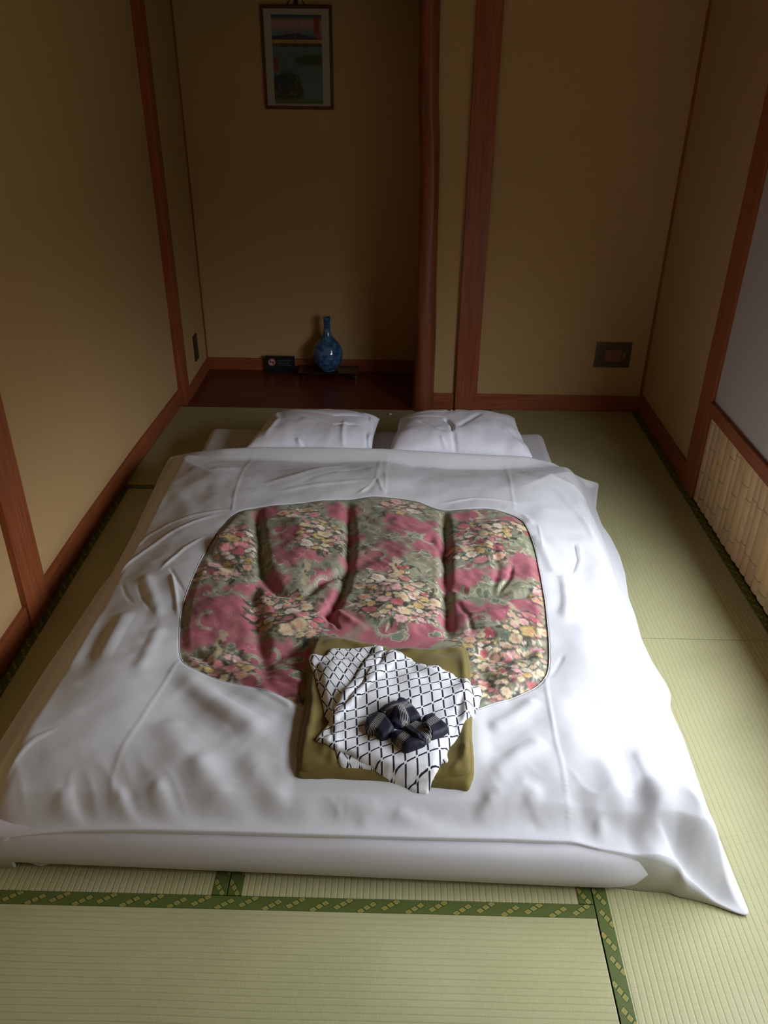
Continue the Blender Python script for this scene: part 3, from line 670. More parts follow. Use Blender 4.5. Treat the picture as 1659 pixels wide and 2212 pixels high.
DK = s2l((66, 62, 52)); OUTL = s2l((204, 200, 168)); OUTG = s2l((158, 162, 132))
def cluster(px, py, rx, ry, nf, ds=1.0):
    c_ = at(px, py, z=.23)
    for _ in range(int(nf * 5)):                                  # foliage behind the roses
        a_ = rr.uniform(0, 6.283); q = rr.random() ** .5 * 1.22
        leaf(c_[0] + rx * q * math.cos(a_), c_[1] + ry * q * math.sin(a_), rr.uniform(.010, .024), rr.uniform(.004, .008), a_ + rr.uniform(-.6, .6), rr.choice([DK, DK, L1[0], L1[3], L1[2], L1[4]]))
    fl_ = []
    for k_ in range(int(nf * 2.9)):
        for _try in range(12):
            a_ = rr.uniform(0, 6.283); q = math.sqrt(rr.random()); x_, y_ = c_[0] + rx * q * math.cos(a_), c_[1] + ry * q * math.sin(a_)
            r_ = rr.choice([.008, .010, .013, .016, .021, .024]) * ds * (1.1 - .3 * q)
            if all(math.hypot(x_ - f_[0], y_ - f_[1]) > (r_ + f_[2]) * .62 for f_ in fl_): break
        else: continue
        fl_.append((x_, y_, r_))
    for x_, y_, r_ in fl_:
        blob(x_, y_ - .0015, r_ * 1.12, r_ * 1.0, 0, DK, .4, .7, 5, rr.uniform(0, 6))
        if rr.random() < .5: leaf(x_ + r_ * rr.uniform(-1, 1), y_ + r_ * rr.uniform(-1, 1), rr.uniform(.008, .014), .004, rr.uniform(0, 6), rr.choice([DK, L1[0], L1[2]]))
        rose(x_, y_, r_, rr.choice([CR, CR, CR, PE, PE, RO, YE, YE, WH, WH, LP, LP, RD]), rr.randrange(10 ** 6))
    for _ in range(nf * 4):                                         # tiny berries and buds
        a_ = rr.uniform(0, 6.283); q = rr.uniform(.35, 1.25); blob(c_[0] + rx * q * math.cos(a_), c_[1] + ry * q * math.sin(a_), rr.uniform(.002, .0045), .003, 0, rr.choice([CR, RO, WH, RD, L1[6]]), .4, .9)
def stroke(pts_, col=OUTL, wd=.0011, al=.8):
    for (x0, y0), (x1, y1) in zip(pts_[:-1], pts_[1:]):
        k_ = max(2, int(math.hypot(x1 - x0, y1 - y0) / .0012))
        for t in np.linspace(0, 1, k_, endpoint=False): blob(x0 + (x1 - x0) * t, y0 + (y1 - y0) * t, wd, wd, 0, col, .9, al)
def scroll(px, py, r):
    """outlined leafy rosette: a few overlapping rings, or a curled frond"""
    c_ = at(px, py, z=.23); kind = rr.random()
    if kind < .5:
        for _ in range(rr.choice([3, 4, 5])):
            x_, y_ = c_[0] + rr.uniform(-1, 1) * r * .9, c_[1] + rr.uniform(-.6, .6) * r; q = r * rr.uniform(.3, .5)
            blob(x_, y_, q, q, 0, rr.choice([L1[0], L1[4], L1[1]]), .3, .9, 5, rr.uniform(0, 6))
            p0 = rr.uniform(0, 6.28); stroke([(x_ + q * (1 + .14 * math.cos(5 * t)) * math.cos(t + p0), y_ + q * (1 + .14 * math.cos(5 * t)) * math.sin(t + p0)) for t in np.linspace(0, 5.4, 22)], al=.65)
    else:
        a0 = rr.uniform(0, 6.28); sg_ = rr.choice([-1, 1]); L_ = [(c_[0] + r * (1.2 - .9 * t) * math.cos(a0 + sg_ * t * 4), c_[1] + r * (1.2 - .9 * t) * math.sin(a0 + sg_ * t * 4)) for t in np.linspace(0, 1, 24)]
        for k_, (x_, y_) in enumerate(L_[::1]):
            a_ = a0 + sg_ * k_ / 23 * 4; leaf(x_ + .006 * math.cos(a_), y_ + .006 * math.sin(a_), .008, .0022, a_ + .5 * sg_, rr.choice([OUTG, L1[2], L1[1]]), False)
        stroke(L_, al=.7)
CL = ((510, 1200, .062, .13, 14), (500, 1160, .045, .05, 5), (690, 1165, .072, .10, 14), (650, 1115, .06, .045, 6), (605, 1318, .085, .09, 13), (655, 1355, .05, .05, 6), (860, 1310, .120, .090, 20), (840, 1270, .10, .045, 7),
           (1045, 1160, .085, .10, 16), (1030, 1200, .09, .055, 7), (870, 1098, .075, .055, 7), (1100, 1415, .10, .10, 14), (1135, 1360, .06, .06, 6), (1080, 1480, .10, .06, 9), (430, 1440, .075, .05, 8), (500, 1435, .06, .045, 6),
           (1170, 1285, .03, .05, 3), (1130, 1145, .05, .03, 3), (1020, 1390, .05, .05, 5), (455, 1235, .05, .05, 5), (860, 1250, .03, .07, 4), (640, 1530, .05, .03, 4), (1140, 1455, .05, .04, 5))
for a_ in ((870, 1160, .03), (900, 1163, .028), (845, 1162, .026), (925, 1170, .024), (815, 1208, .03), (1005, 1220, .03), (1010, 1268, .03), (1040, 1272, .03), (1065, 1275, .028), (1090, 1272, .025), (700, 1260, .03), (670, 1245, .03),
           (450, 1290, .03), (475, 1280, .03), (640, 1420, .03), (620, 1445, .032), (645, 1460, .03), (580, 1410, .03), (930, 1210, .035), (790, 1290, .05), (925, 1280, .05), (1150, 1200, .03), (1165, 1260, .03), (880, 1370, .04), (840, 1365, .04),
           (720, 1150, .03), (590, 1180, .03), (560, 1170, .03), (1040, 1350, .035), (1120, 1340, .03), (530, 1470, .03), (480, 1400, .03), (640, 1190, .03), (990, 1150, .03), (600, 1150, .03), (580, 1215, .03), (640, 1245, .03), (560, 1300, .03),
           (700, 1380, .03), (740, 1180, .03), (780, 1140, .03), (930, 1110, .03), (1120, 1180, .03), (950, 1370, .03), (450, 1340, .03), (540, 1420, .03), (760, 1260, .04), (1080, 1300, .03)):
    scroll(*a_)
for _ in range(420):
    x_, y_ = rr.uniform(GX0 + .05, GX0 + GW * GS - .05), rr.uniform(GY0 + .05, GY0 + GH * GS - .05); a0 = rr.uniform(0, 6.28); q = rr.uniform(.006, .018); k2_ = rr.uniform(1.5, 4.5) * rr.choice([-1, 1])
    stroke([(x_ + q * (1 - .6 * t) * math.cos(a0 + k2_ * t), y_ + q * (1 - .6 * t) * math.sin(a0 + k2_ * t)) for t in np.linspace(0, 1, 9)], rr.choice([OUTL, OUTG, L1[6]]), .0009, .55)
for a_ in CL: cluster(*a_, ds=1.28)
for a_, b_ in ((855, 1232), (475, 1385), (1108, 1330), (660, 1240), (1035, 1105)):   # pale cream upright ornaments
    c_ = at(a_, b_, z=.23)
    for k_ in range(9): blob(c_[0] + .006 * math.sin(k_ * 1.3), c_[1] - .05 + k_ * .012, .012 + .006 * math.cos(k_ * 1.1), .008, rr.uniform(0, 3), CR * rr.uniform(.7, .95), .5, .85)
    blob(c_[0], c_[1], .004, .01, 0, DK, .4, .8); blob(c_[0] + .008, c_[1] - .02, .004, .007, .5, DK, .4, .7)
img *= (1 + .06 * rng.standard_normal(img.shape[:2]))[..., None]
img = np.clip(img, .005, .9)
# quilt surface
NQ, QR = 720, 340
cq = hole.mean(0); HQ = resample(HOL, NQ) ; tq = np.linspace(.004, 1.025, QR)
QX = cq[0] + (HQ[None, :, 0] - cq[0]) * tq[:, None]; QY = cq[1] + (HQ[None, :, 1] - cq[1]) * tq[:, None]
QZ = Zc(QX, QY, edge=dist_poly(QX, QY, oxy)[0]) - .0002
verts = np.stack([QX, QY, QZ], -1).reshape(-1, 3)
i, j = np.meshgrid(np.arange(QR - 1), np.arange(NQ), indexing='ij'); a = (i * NQ + j).ravel(); b = (i * NQ + (j + 1) % NQ).ravel()
fc = np.stack([a, a + NQ, b + NQ, b], 1).tolist(); fc.append(list(range(NQ))[::-1])
q_o = mesh('floral_panel', verts, fc, croot, M_quilt, True); q_o['label'] = 'tufted rose and green floral quilt showing in the opening'
bm = bmesh.new(); bm.from_mesh(q_o.data); bmesh.ops.recalc_face_normals(bm, faces=bm.faces)
if sum(f_.normal.z for f_ in bm.faces) < 0: bmesh.ops.reverse_faces(bm, faces=bm.faces)
bm.to_mesh(q_o.data); bm.free()
fx = (verts[:, 0] - GX0) / GS - .5; fy = (verts[:, 1] - GY0) / GS - .5
ii = np.clip(np.floor(fx).astype(int), 0, GW - 2); jj = np.clip(np.floor(fy).astype(int), 0, GH - 2); fx = np.clip(fx - ii, 0, 1)[:, None]; fy = np.clip(fy - jj, 0, 1)[:, None]
colq = (img[ii, jj] * (1 - fx) + img[ii + 1, jj] * fx) * (1 - fy) + (img[ii, jj + 1] * (1 - fx) + img[ii + 1, jj + 1] * fx) * fy
set_colors(q_o.data, colq[:len(q_o.data.vertices)])

# ------------------------------------------------------------------ pillows
def pillow(label, corners, zb, th, folds, flop=0.0):
    """corners: plan positions back-left, back-right, front-right, front-left"""
    N, M = 130, 100; us = np.linspace(-1, 1, N); vs = np.linspace(-1, 1, M)
    U, V_ = np.meshgrid(us, vs, indexing='ij'); Cn = np.array(corners)
    k = ((1 - U) * (1 + V_) / 4)[..., None] * Cn[0] + ((1 + U) * (1 + V_) / 4)[..., None] * Cn[1] + ((1 + U) * (1 - V_) / 4)[..., None] * Cn[2] + ((1 - U) * (1 - V_) / 4)[..., None] * Cn[3]
    X_, Y_ = k[..., 0].copy(), k[..., 1].copy()
    cx, cy = X_.mean(), Y_.mean()
    pin = 1 - .055 * (np.cos(U * math.pi / 2) ** 1.0) * np.abs(V_) ** 6 ; pin2 = 1 - .04 * np.cos(V_ * math.pi / 2) * np.abs(U) ** 6
    X_ = cx + (X_ - cx) * pin2; Y_ = cy + (Y_ - cy) * pin
    e1 = np.clip(1 - np.abs(U) ** 3.2, 0, 1) ** .55; e2 = np.clip(1 - np.abs(V_) ** 2.6, 0, 1) ** .55
    h_ = e1 * e2
    fs = foldsum(X_, Y_, folds) + .005 * noise(X_, Y_, .11, 31) + .002 * noise(X_, Y_, .04, 32)
    zt = zb + th * .42 + th * .58 * h_ + fs * smooth(0, .35, h_) + flop * 0
    zbm = zb + th * .42 - th * .42 * np.clip(h_ * 1.6, 0, 1)
    zt += .012 * (1 - h_) * noise(X_, Y_, .06, 33)
    zbm = np.minimum(zbm, zt - .0005)
    zbm += 0 * h_
    v = np.concatenate([np.stack([X_, Y_, zt], -1).reshape(-1, 3), np.stack([X_, Y_, zbm], -1).reshape(-1, 3)])
    i_, j_ = np.meshgrid(np.arange(N - 1), np.arange(M - 1), indexing='ij'); a_ = (i_ * M + j_).ravel()
    top = np.stack([a_, a_ + M, a_ + M + 1, a_ + 1], 1); bot = np.stack([a_, a_ + 1, a_ + M + 1, a_ + M], 1) + N * M
    rim = []
    ring = [i_ * M for i_ in range(N)] + [(N - 1) * M + j_ for j_ in range(1, M)] + [i_ * M + M - 1 for i_ in range(N - 2, -1, -1)] + [j_ for j_ in range(M - 2, 0, -1)]
    for q in range(len(ring)):
        a0_, b0_ = ring[q], ring[(q + 1) % len(ring)]; rim.append((a0_, a0_ + N * M, b0_ + N * M, b0_))
    o = mesh('pillow', v, top.tolist() + bot.tolist() + rim, None, M_pillow, True)
    bm_ = bmesh.new(); bm_.from_mesh(o.data); bmesh.ops.recalc_face_normals(bm_, faces=bm_.faces); bm_.to_mesh(o.data); bm_.free()
    return tag(o, label, 'pillow', 'pillows at the head of the futon')
ZPL = .22
fl_l = [(pts2(a_, ZPL), b_, c_) for a_, b_, c_ in (
    ([(640, 900), (720, 915), (790, 912)], .010, -.008), ([(650, 915), (720, 935), (780, 930)], .008, -.006), ([(655, 955), (668, 962), (680, 972)], .006, -.014), ([(640, 950), (655, 962), (665, 972)], .008, .010),
    ([(765, 890), (790, 905), (812, 915)], .008, -.008), ([(800, 900), (808, 925), (800, 950)], .010, .010), ([(790, 935), (792, 955), (795, 970)], .006, -.008), ([(590, 890), (600, 920), (570, 950)], .014, .006), ([(745, 925), (740, 950), (742, 968)], .01, .006))]
fl_r = [(pts2(a_, ZPL), b_, c_) for a_, b_, c_ in (
    ([(860, 898), (890, 905), (930, 908), (975, 912)], .008, -.008), ([(875, 910), (920, 918), (960, 925)], .007, -.006), ([(965, 893), (972, 905), (985, 895)], .008, -.014), ([(975, 905), (1010, 905), (1050, 895)], .012, -.008),
    ([(960, 925), (975, 940), (976, 950)], .007, -.016), ([(975, 950), (990, 975), (1005, 986)], .010, -.012), ([(900, 925), (940, 945), (965, 950)], .009, -.006), ([(950, 955), (970, 972), (980, 980)], .008, .008),
    ([(985, 945), (1010, 930), (1040, 915)], .012, -.006), ([(1090, 910), (1110, 930), (1130, 950)], .010, -.006), ([(1080, 940), (1110, 955), (1132, 968)], .010, .006), ([(1050, 970), (1065, 980), (1075, 986)], .006, -.006))]
pL = [at(580, 878, y=-.42)[:2], at(822, 888, y=-.45)[:2], (1.247, -.845), (.690, -.835)]
pL = [(.772, -.412), (1.262, -.425), (1.238, -.795), (.700, -.785)]
pR = [(1.352, -.412), (1.875, -.405), (1.900, -.812), (1.300, -.800)]
pillow('crumpled white pillow on the left, in front of the alcove vase', pL, MZ + .001, .135, fl_l)
pillow('smoother white pillow on the right, in front of the square wood post', pR, MZ + .001, .145, fl_r)

# ------------------------------------------------------------------ folded garments
def c5(lst): return [(600 + a / 3.456, 1340 + b / 3.456) for a, b in lst]
def wob_poly(P, amp, sc_, seed, n):
    B = resample(P, n); B = smooth_loop(B, 2); c = B.mean(0); d = B - c; d /= np.linalg.norm(d, axis=1)[:, None]
    return B + d * (amp * noise(B[:, 0], B[:, 1], sc_, seed))[:, None]
class Slab:
    def __init__(s, px, z, th, base, lift=.03, rr_=.012, amp=.0015, seed=0, nb=None, fn=None):
        P = pts2(px, z)
        for _ in range(5):
            hh_ = Zc(P[:, 0], P[:, 1]) + lift; P = np.array([at(a_, b_, z=float(c_))[:2] for (a_, b_), c_ in zip(px, hh_)])
        L = np.linalg.norm(np.diff(np.vstack([P, P[:1]]), axis=0), axis=1).sum()
        s.P = wob_poly(P, amp, .02, seed, nb or max(110, int(L / .006))); s.th, s.base, s.r, s.fn = th, base, rr_, fn
    def top(s, X, Y):
        X = np.asarray(X, float); Y = np.asarray(Y, float); d = dist_poly(X, Y, s.P)[0]; m = inside(X, Y, s.P)
        t = np.clip(d / s.r, 0, 1); pr = .35 + .65 * np.sqrt(1 - (1 - t) ** 2)
        b = s.base(X, Y); h = s.th * pr
        if s.fn is not None: h = h + s.fn(X, Y) * smooth(0, s.r, d)
        return np.where(m | (d < 1e-6), b + np.maximum(h, .0008), b)
    def build(s, name, parent, mat, step=.005, uv=None):
        n = len(s.P); x0, y0 = s.P.min(0); x1, y1 = s.P.max(0)
        gx, gy = np.meshgrid(np.arange(x0, x1, step), np.arange(y0, y1, step)); gx = gx.ravel() + rng.uniform(-.15, .15, gx.size) * step; gy = gy.ravel() + rng.uniform(-.15, .15, gy.size) * step
        d = dist_poly(gx, gy, s.P)[0]; m = inside(gx, gy, s.P) & (d > step * .45)
        V_ = [Vector(b) for b in s.P] + [Vector((a_, c_)) for a_, c_ in zip(gx[m], gy[m])]
        r = delaunay_2d_cdt(V_, [(i_, (i_ + 1) % n) for i_ in range(n)], [list(range(n))], 1, 1e-7)
        vv = np.array([list(q) for q in r[0]]); tris = [list(q) for q in r[2]]
        z = s.top(vv[:, 0], vv[:, 1]); bz = s.base(vv[:, 0], vv[:, 1])
        cnt_ = {}
        for t in tris:
            for q in range(len(t)):
                k_ = (t[q], t[(q + 1) % len(t)]); cnt_[k_] = 1
        be = [k_ for k_ in cnt_ if (k_[1], k_[0]) not in cnt_]
        bl = {}; V2 = np.column_stack([vv, z]).tolist()
        for a_, b_ in be:
            for q in (a_, b_):
                if q not in bl:
                    bl[q] = len(V2); V2.append([vv[q, 0], vv[q, 1], bz[q] - .0005])
        f_ = tris + [[b_, a_, bl[a_], bl[b_]] for a_, b_ in be]
        o = mesh(name, V2, f_, parent, mat, True)
        bm_ = bmesh.new(); bm_.from_mesh(o.data); bmesh.ops.recalc_face_normals(bm_, faces=bm_.faces)
        up = sum(q.normal.z * q.calc_area() for q in bm_.faces)
        if up < 0: bmesh.ops.reverse_faces(bm_, faces=bm_.faces)
        bm_.to_mesh(o.data); bm_.free()
        if uv is not None:
            o0, e1, e2 = uv; A = np.linalg.inv(np.column_stack([e1, e2]))
            co = np.array([q.co[:2] for q in o.data.vertices]); t = (A @ (co - o0).T).T
            ul = o.data.uv_layers.new(name='UVMap'); li = np.zeros(len(o.data.loops), int); o.data.loops.foreach_get('vertex_index', li)
            ul.data.foreach_set('uv', t[li].astype(np.float32).ravel())
        return o
_gz = float(np.mean(Zc(GARM[:, 0], GARM[:, 1])))
base0 = lambda X, Y: Zc(X, Y) + .002
groot = empty('folded_jacket', (1.33, -2.3, .2)); tag(groot, 'olive green folded cotton jacket lying on the floral comforter', 'jacket')
oz = .235
ol = Slab([(684, 1376), (690, 1370), (720, 1373), (790, 1388), (850, 1398), (900, 1400), (940, 1402), (985, 1392), (1003, 1392), (1012, 1408), (1016, 1440), (1020, 1520), (1021, 1600), (1025, 1670), (1012, 1706), (985, 1702), (940, 1697),
           (880, 1690), (800, 1680), (720, 1676), (660, 1678), (639, 1676), (640, 1640), (641, 1600), (645, 1575), (657, 1520), (663, 1470), (663, 1430), (672, 1400)], oz, .018, base0, .014, .014, .001, 41,
          fn=lambda X, Y: .004 * noise(X, Y, .05, 42))
ol.build('lower_layer', groot, M_olive, .006)
LIPS = [(pts2(a_, .25), b_, c_) for a_, b_, c_ in (([(650, 1660), (700, 1657), (760, 1652), (800, 1660), (850, 1678), (930, 1688), (1000, 1678)], .008, .010), ([(655, 1620), (672, 1560), (676, 1500), (672, 1440)], .010, .006), ([(1000, 1420), (1008, 1500), (1006, 1580), (1008, 1660)], .009, .007), ([(940, 1660), (975, 1600), (985, 1560)], .008, -.006), ([(960, 1670), (1000, 1630), (1010, 1600)], .008, .006), ([(690, 1395), (740, 1388), (790, 1402)], .008, .005), ([(930, 1415), (960, 1405), (1000, 1410)], .008, .005), ([(690, 1630), (715, 1600), (722, 1650)], .012, .006))]
ol2 = Slab([(686, 1378), (720, 1377), (790, 1390), (850, 1400), (940, 1404), (985, 1395), (1002, 1398), (1010, 1440), (1016, 1520), (1014, 1600), (1018, 1665), (1004, 1676), (960, 1680), (880, 1682), (830, 1668), (780, 1656), (745, 1654),
            (700, 1662), (660, 1668), (645, 1662), (648, 1600), (662, 1530), (668, 1470), (668, 1430), (676, 1400)], oz + .02, .007, ol.top, .022, .014, .001, 43,
           fn=lambda X, Y: .004 * noise(X, Y, .04, 44) + foldsum(X, Y, LIPS))
ol2.build('upper_layer', groot, M_olive, .006)
# yukata: four overlapping folds of lattice cotton
def lattice_material():
    m, n, l, b = nodes_of('black_lattice_on_white_cotton', .85, .2, .1); g = NB(n, l)
    uvn = n.new('ShaderNodeUVMap'); uvn.uv_map = 'UVMap'; s = n.new('ShaderNodeSeparateXYZ'); l.new(uvn.outputs[0], s.inputs[0])
    def ds(x): return g.m('ABSOLUTE', g.m('SUBTRACT', g.m('FRACT', x), .5))     # 0 on the line
    du, dv = ds(s.outputs['X']), ds(s.outputs['Y'])
    def line(d, o, w0): return g.m('MULTIPLY', g.ss(w0 + .008, w0 - .008, d), g.ss(.085, .115, o))
    a_ = line(du, dv, .082); c_ = line(dv, du, .056)
    mk_ = g.m('MAXIMUM', a_, c_)
    l.new(g.mix(mk_, (.76, .76, .755), (.018, .019, .032)), b.inputs['Base Color'])
    t = n.new('ShaderNodeTexCoord'); n2 = n.new('ShaderNodeTexNoise'); n2.inputs['Scale'].default_value = 900; l.new(t.outputs['Object'], n2.inputs['Vector'])
    bp = n.new('ShaderNodeBump'); bp.inputs['Strength'].default_value = .25; bp.inputs['Distance'].default_value = .0005
    l.new(n2.outputs[0], bp.inputs['Height']); l.new(bp.outputs[0], b.inputs['Normal'])
    return m
M_lat = lattice_material()
yz = .262
def basis(px, py, e1, e2):
    o_ = at(px, py, z=yz)[:2]; return (o_, at(px + e1[0], py + e1[1], z=yz)[:2] - o_, at(px + e2[0], py + e2[1], z=yz)[:2] - o_)
uvm = basis(831.0 + 11.8, 1427.0 + 6.5, (21.6, -6.0), (1.6, 15.9)); uvl = basis(650 + 715 / 7.54 + 3.5, 1370 + 375 / 7.54 + 17.5, (14.6, 15.6), (-8.2, 13.2))
yroot = empty('folded_yukata', (1.33, -2.3, .24)); tag(yroot, 'white folded cotton robe with a black lattice print, on the olive jacket', 'robe')
y0 = Slab(c5([(300, 330), (400, 760), (430, 960), (450, 1060), (470, 1090), (620, 1085), (790, 1112), (980, 1160), (1120, 1130), (1190, 1070), (1230, 1040), (1278, 1050), (1262, 990), (1350, 640), (1400, 500), (900, 260)]), yz - .01, .007, ol2.top, .030, .010, .002, 51)
y0.build('bottom_fold', yroot, M_lat, .006, uvl)
y1 = Slab(c5([(230, 232), (250, 222), (300, 238), (352, 252), (380, 205), (408, 186), (560, 185), (650, 184), (730, 176), (800, 196), (760, 330), (600, 520), (400, 720), (350, 705), (335, 600), (300, 470), (272, 380), (240, 290)]), yz, .008, y0.top, .038, .010, .0015, 52)
y1.build('left_fold', yroot, M_lat, .005, uvl)
y2 = Slab(c5([(690, 240), (715, 200), (740, 180), (775, 186), (805, 205), (880, 195), (900, 300), (760, 420), (560, 640), (430, 760), (372, 712), (450, 590), (540, 470), (620, 355)]), yz, .007, y1.top, .042, .008, .001, 53)
y2.build('collar_fold', yroot, M_lat, .005, uvm)
y3 = Slab(c5([(800, 248), (845, 200), (885, 186), (925, 198), (950, 225), (1000, 232), (1025, 262), (1045, 290), (1095, 285), (1130, 300), (1200, 300), (1235, 325), (1290, 345), (1318, 352), (1330, 375), (1375, 378), (1390, 392), (1440, 395), (1500, 398),
              (1535, 410), (1540, 435), (1515, 500), (1500, 560), (1450, 650), (1410, 700), (1360, 790), (1300, 870), (1270, 930), (1225, 1000), (1200, 1060), (1160, 1130), (1125, 1212), (1080, 1200), (1000, 1172), (900, 1130), (780, 1080), (700, 1045),
              (620, 1015), (540, 965), (430, 930), (360, 890), (280, 858), (300, 815), (345, 765), (400, 690), (450, 645), (520, 585), (570, 530), (640, 440), (700, 350), (745, 320), (790, 280)]), yz + .008, .010, y2.top, .050, .012, .0025, 54,
          nb=340, fn=lambda X, Y: .0035 * noise(X, Y, .05, 55))
y3.build('top_fold', yroot, M_lat, .005, uvm)

# ------------------------------------------------------------------ sash, folded into a knot of six loops
def stripe_material():
    m, n, l, b = nodes_of('navy_sash_with_stripes', .6, .3, .1); g = NB(n, l)
    uvn = n.new('ShaderNodeUVMap'); uvn.uv_map = 'UVMap'; s = n.new('ShaderNodeSeparateXYZ'); l.new(uvn.outputs[0], s.inputs[0])
    v_ = s.outputs['Y']; d = g.m('ABSOLUTE', g.m('SUBTRACT', g.m('FRACT', v_), .5))
    inb = g.m('MULTIPLY', g.m('GREATER_THAN', v_, -2.5), g.m('LESS_THAN', v_, 2.5))
    k_ = g.m('MULTIPLY', g.ss(.19, .11, d), inb)
    l.new(g.mix(k_, (.0055, .006, .017), (.56, .52, .46)), b.inputs['Base Color']); return m
M_sash = stripe_material()
def c3(lst): return [(770 + a / 7.54, 1480 + b / 7.54) for a, b in lst]
sroot = empty('folded_belt', (1.375, -2.41, .27)); tag(sroot, 'navy cloth belt with pale stripes, folded into a small knot on the lattice robe', 'belt')
sz = .285
def sash(poly, ctr_, dirv, base, th, seed, step_px=22.0):
    s = Slab(c3(poly), sz, th, base, .066, .011, .0004, seed)
    o_ = at(*c3([ctr_])[0], z=sz)[:2]; p1 = at(*c3([(ctr_[0] + dirv[0], ctr_[1] + dirv[1])])[0], z=sz)[:2]; u = p1 - o_; u /= np.linalg.norm(u); pv = np.array([-u[1], u[0]])
    s.build('fold', sroot, M_sash, .0035, (o_, u * .01, pv * .0038))
    return s
t0 = y3.top
a1 = sash([(135, 540), (150, 470), (200, 430), (330, 370), (460, 420), (560, 540), (620, 640), (560, 745), (420, 800), (350, 760), (310, 700), (160, 665)], (330, 570), (-150, 190), t0, .020, 61)
a4 = sash([(1070, 450), (1130, 405), (1235, 370), (1270, 380), (1300, 430), (1410, 500), (1495, 585), (1510, 640), (1400, 725), (1230, 810), (1130, 700), (1090, 560)], (1285, 520), (-120, 80), a1.top, .019, 62)
a6 = sash([(550, 745), (600, 700), (700, 680), (830, 690), (930, 770), (1060, 860), (1130, 900), (980, 970), (840, 1022), (775, 1018), (720, 940), (620, 850)], (795, 810), (-160, 120), a4.top, .020, 63)
a2 = sash([(330, 375), (450, 290), (600, 200), (625, 190), (640, 225), (665, 150), (700, 132), (765, 140), (880, 212), (960, 300), (1030, 390), (1065, 445), (960, 490), (860, 520), (700, 500), (560, 470), (450, 430)], (700, 350), (-200, 80), a6.top, .021, 64)
a5 = sash([(780, 600), (860, 545), (960, 490), (1060, 520), (1140, 600), (1210, 720), (1225, 800), (1200, 850), (1110, 895), (980, 860), (860, 760), (770, 680)], (1060, 690), (140, 150), a2.top, .018, 65)
a3 = sash([(545, 480), (600, 410), (680, 360), (760, 370), (830, 440), (865, 520), (850, 560), (740, 620), (620, 600), (560, 550)], (765, 470), (70, 130), a5.top, .016, 66)

# ------------------------------------------------------------------ alcove things
vb = at(708, 800, z=.046); VX, VY = vb[0], vb[1] - .0
stand = empty('display_stand', (.945, .585, .002)); tag(stand, 'low dark lacquered stand under the blue vase', 'stand')
boxes('top_board', [(.775, 1.115, .520, .650, .034, .046)], stand, M_lacquer, .003)
boxes('apron', [(.790, 1.100, .532, .638, .026, .036)], stand, M_lacquer, .001)
for fxx, fyy in ((.785, .528), (1.085, .528), (.785, .622), (1.085, .622)):
    boxes('foot', [(fxx, fxx + .020, fyy, fyy + .020, .002, .028)], stand, M_lacquer, .002)
def vase_mat():
    m, n, l, b = nodes_of('blue_glazed_porcelain', .10, .6); g = NB(n, l); t = n.new('ShaderNodeTexCoord')
    b.inputs['Coat Weight'].default_value = .6; b.inputs['Coat Roughness'].default_value = .04
    v_ = n.new('ShaderNodeTexVoronoi'); v_.inputs['Scale'].default_value = 28; l.new(t.outputs['Object'], v_.inputs['Vector'])
    z_ = n.new('ShaderNodeTexNoise'); z_.inputs['Scale'].default_value = 35; z_.inputs['Detail'].default_value = 5; l.new(t.outputs['Object'], z_.inputs['Vector'])
    c = g.mix(g.ss(.42, .6, z_.outputs[0]), (.020, .075, .19), (.07, .17, .30)); c = g.mix(g.ss(.20, .05, v_.outputs[0], 0, .5), c, (.22, .33, .42))
    l.new(c, b.inputs['Base Color']); return m
M_vase = vase_mat(); M_vrim = material('pale_glaze', (.30, .42, .42), .2)
vroot = empty('porcelain_vase', (VX, .585, .046)); tag(vroot, 'blue porcelain bottle vase with a slender neck on the lacquered stand', 'vase')
pf = [(.038, 0), (.044, .003), (.050, .010), (.068, .030), (.082, .058), (.0875, .088), (.085, .112), (.074, .140), (.057, .162), (.040, .180), (.028, .198), (.0215, .218), (.0185, .240), (.0172, .262), (.0180, .280), (.0205, .292), (.0225, .300), (.0205, .302), (.0165, .300), (.0145, .285), (.013, .26)]
rp_ = np.array(pf); tt_ = np.linspace(0, len(pf) - 1, 90)
lathe('vase_body', [(float(np.interp(t, range(len(pf)), rp_[:, 0])), float(np.interp(t, range(len(pf)), rp_[:, 1]))) for t in tt_], (VX, .585, .046), vroot, M_vase, 64)
lathe('foot_ring', [(.036, -.0002), (.042, 0), (.0425, .004), (.038, .0045)], (VX, .585, .0462), vroot, M_vrim, 48)
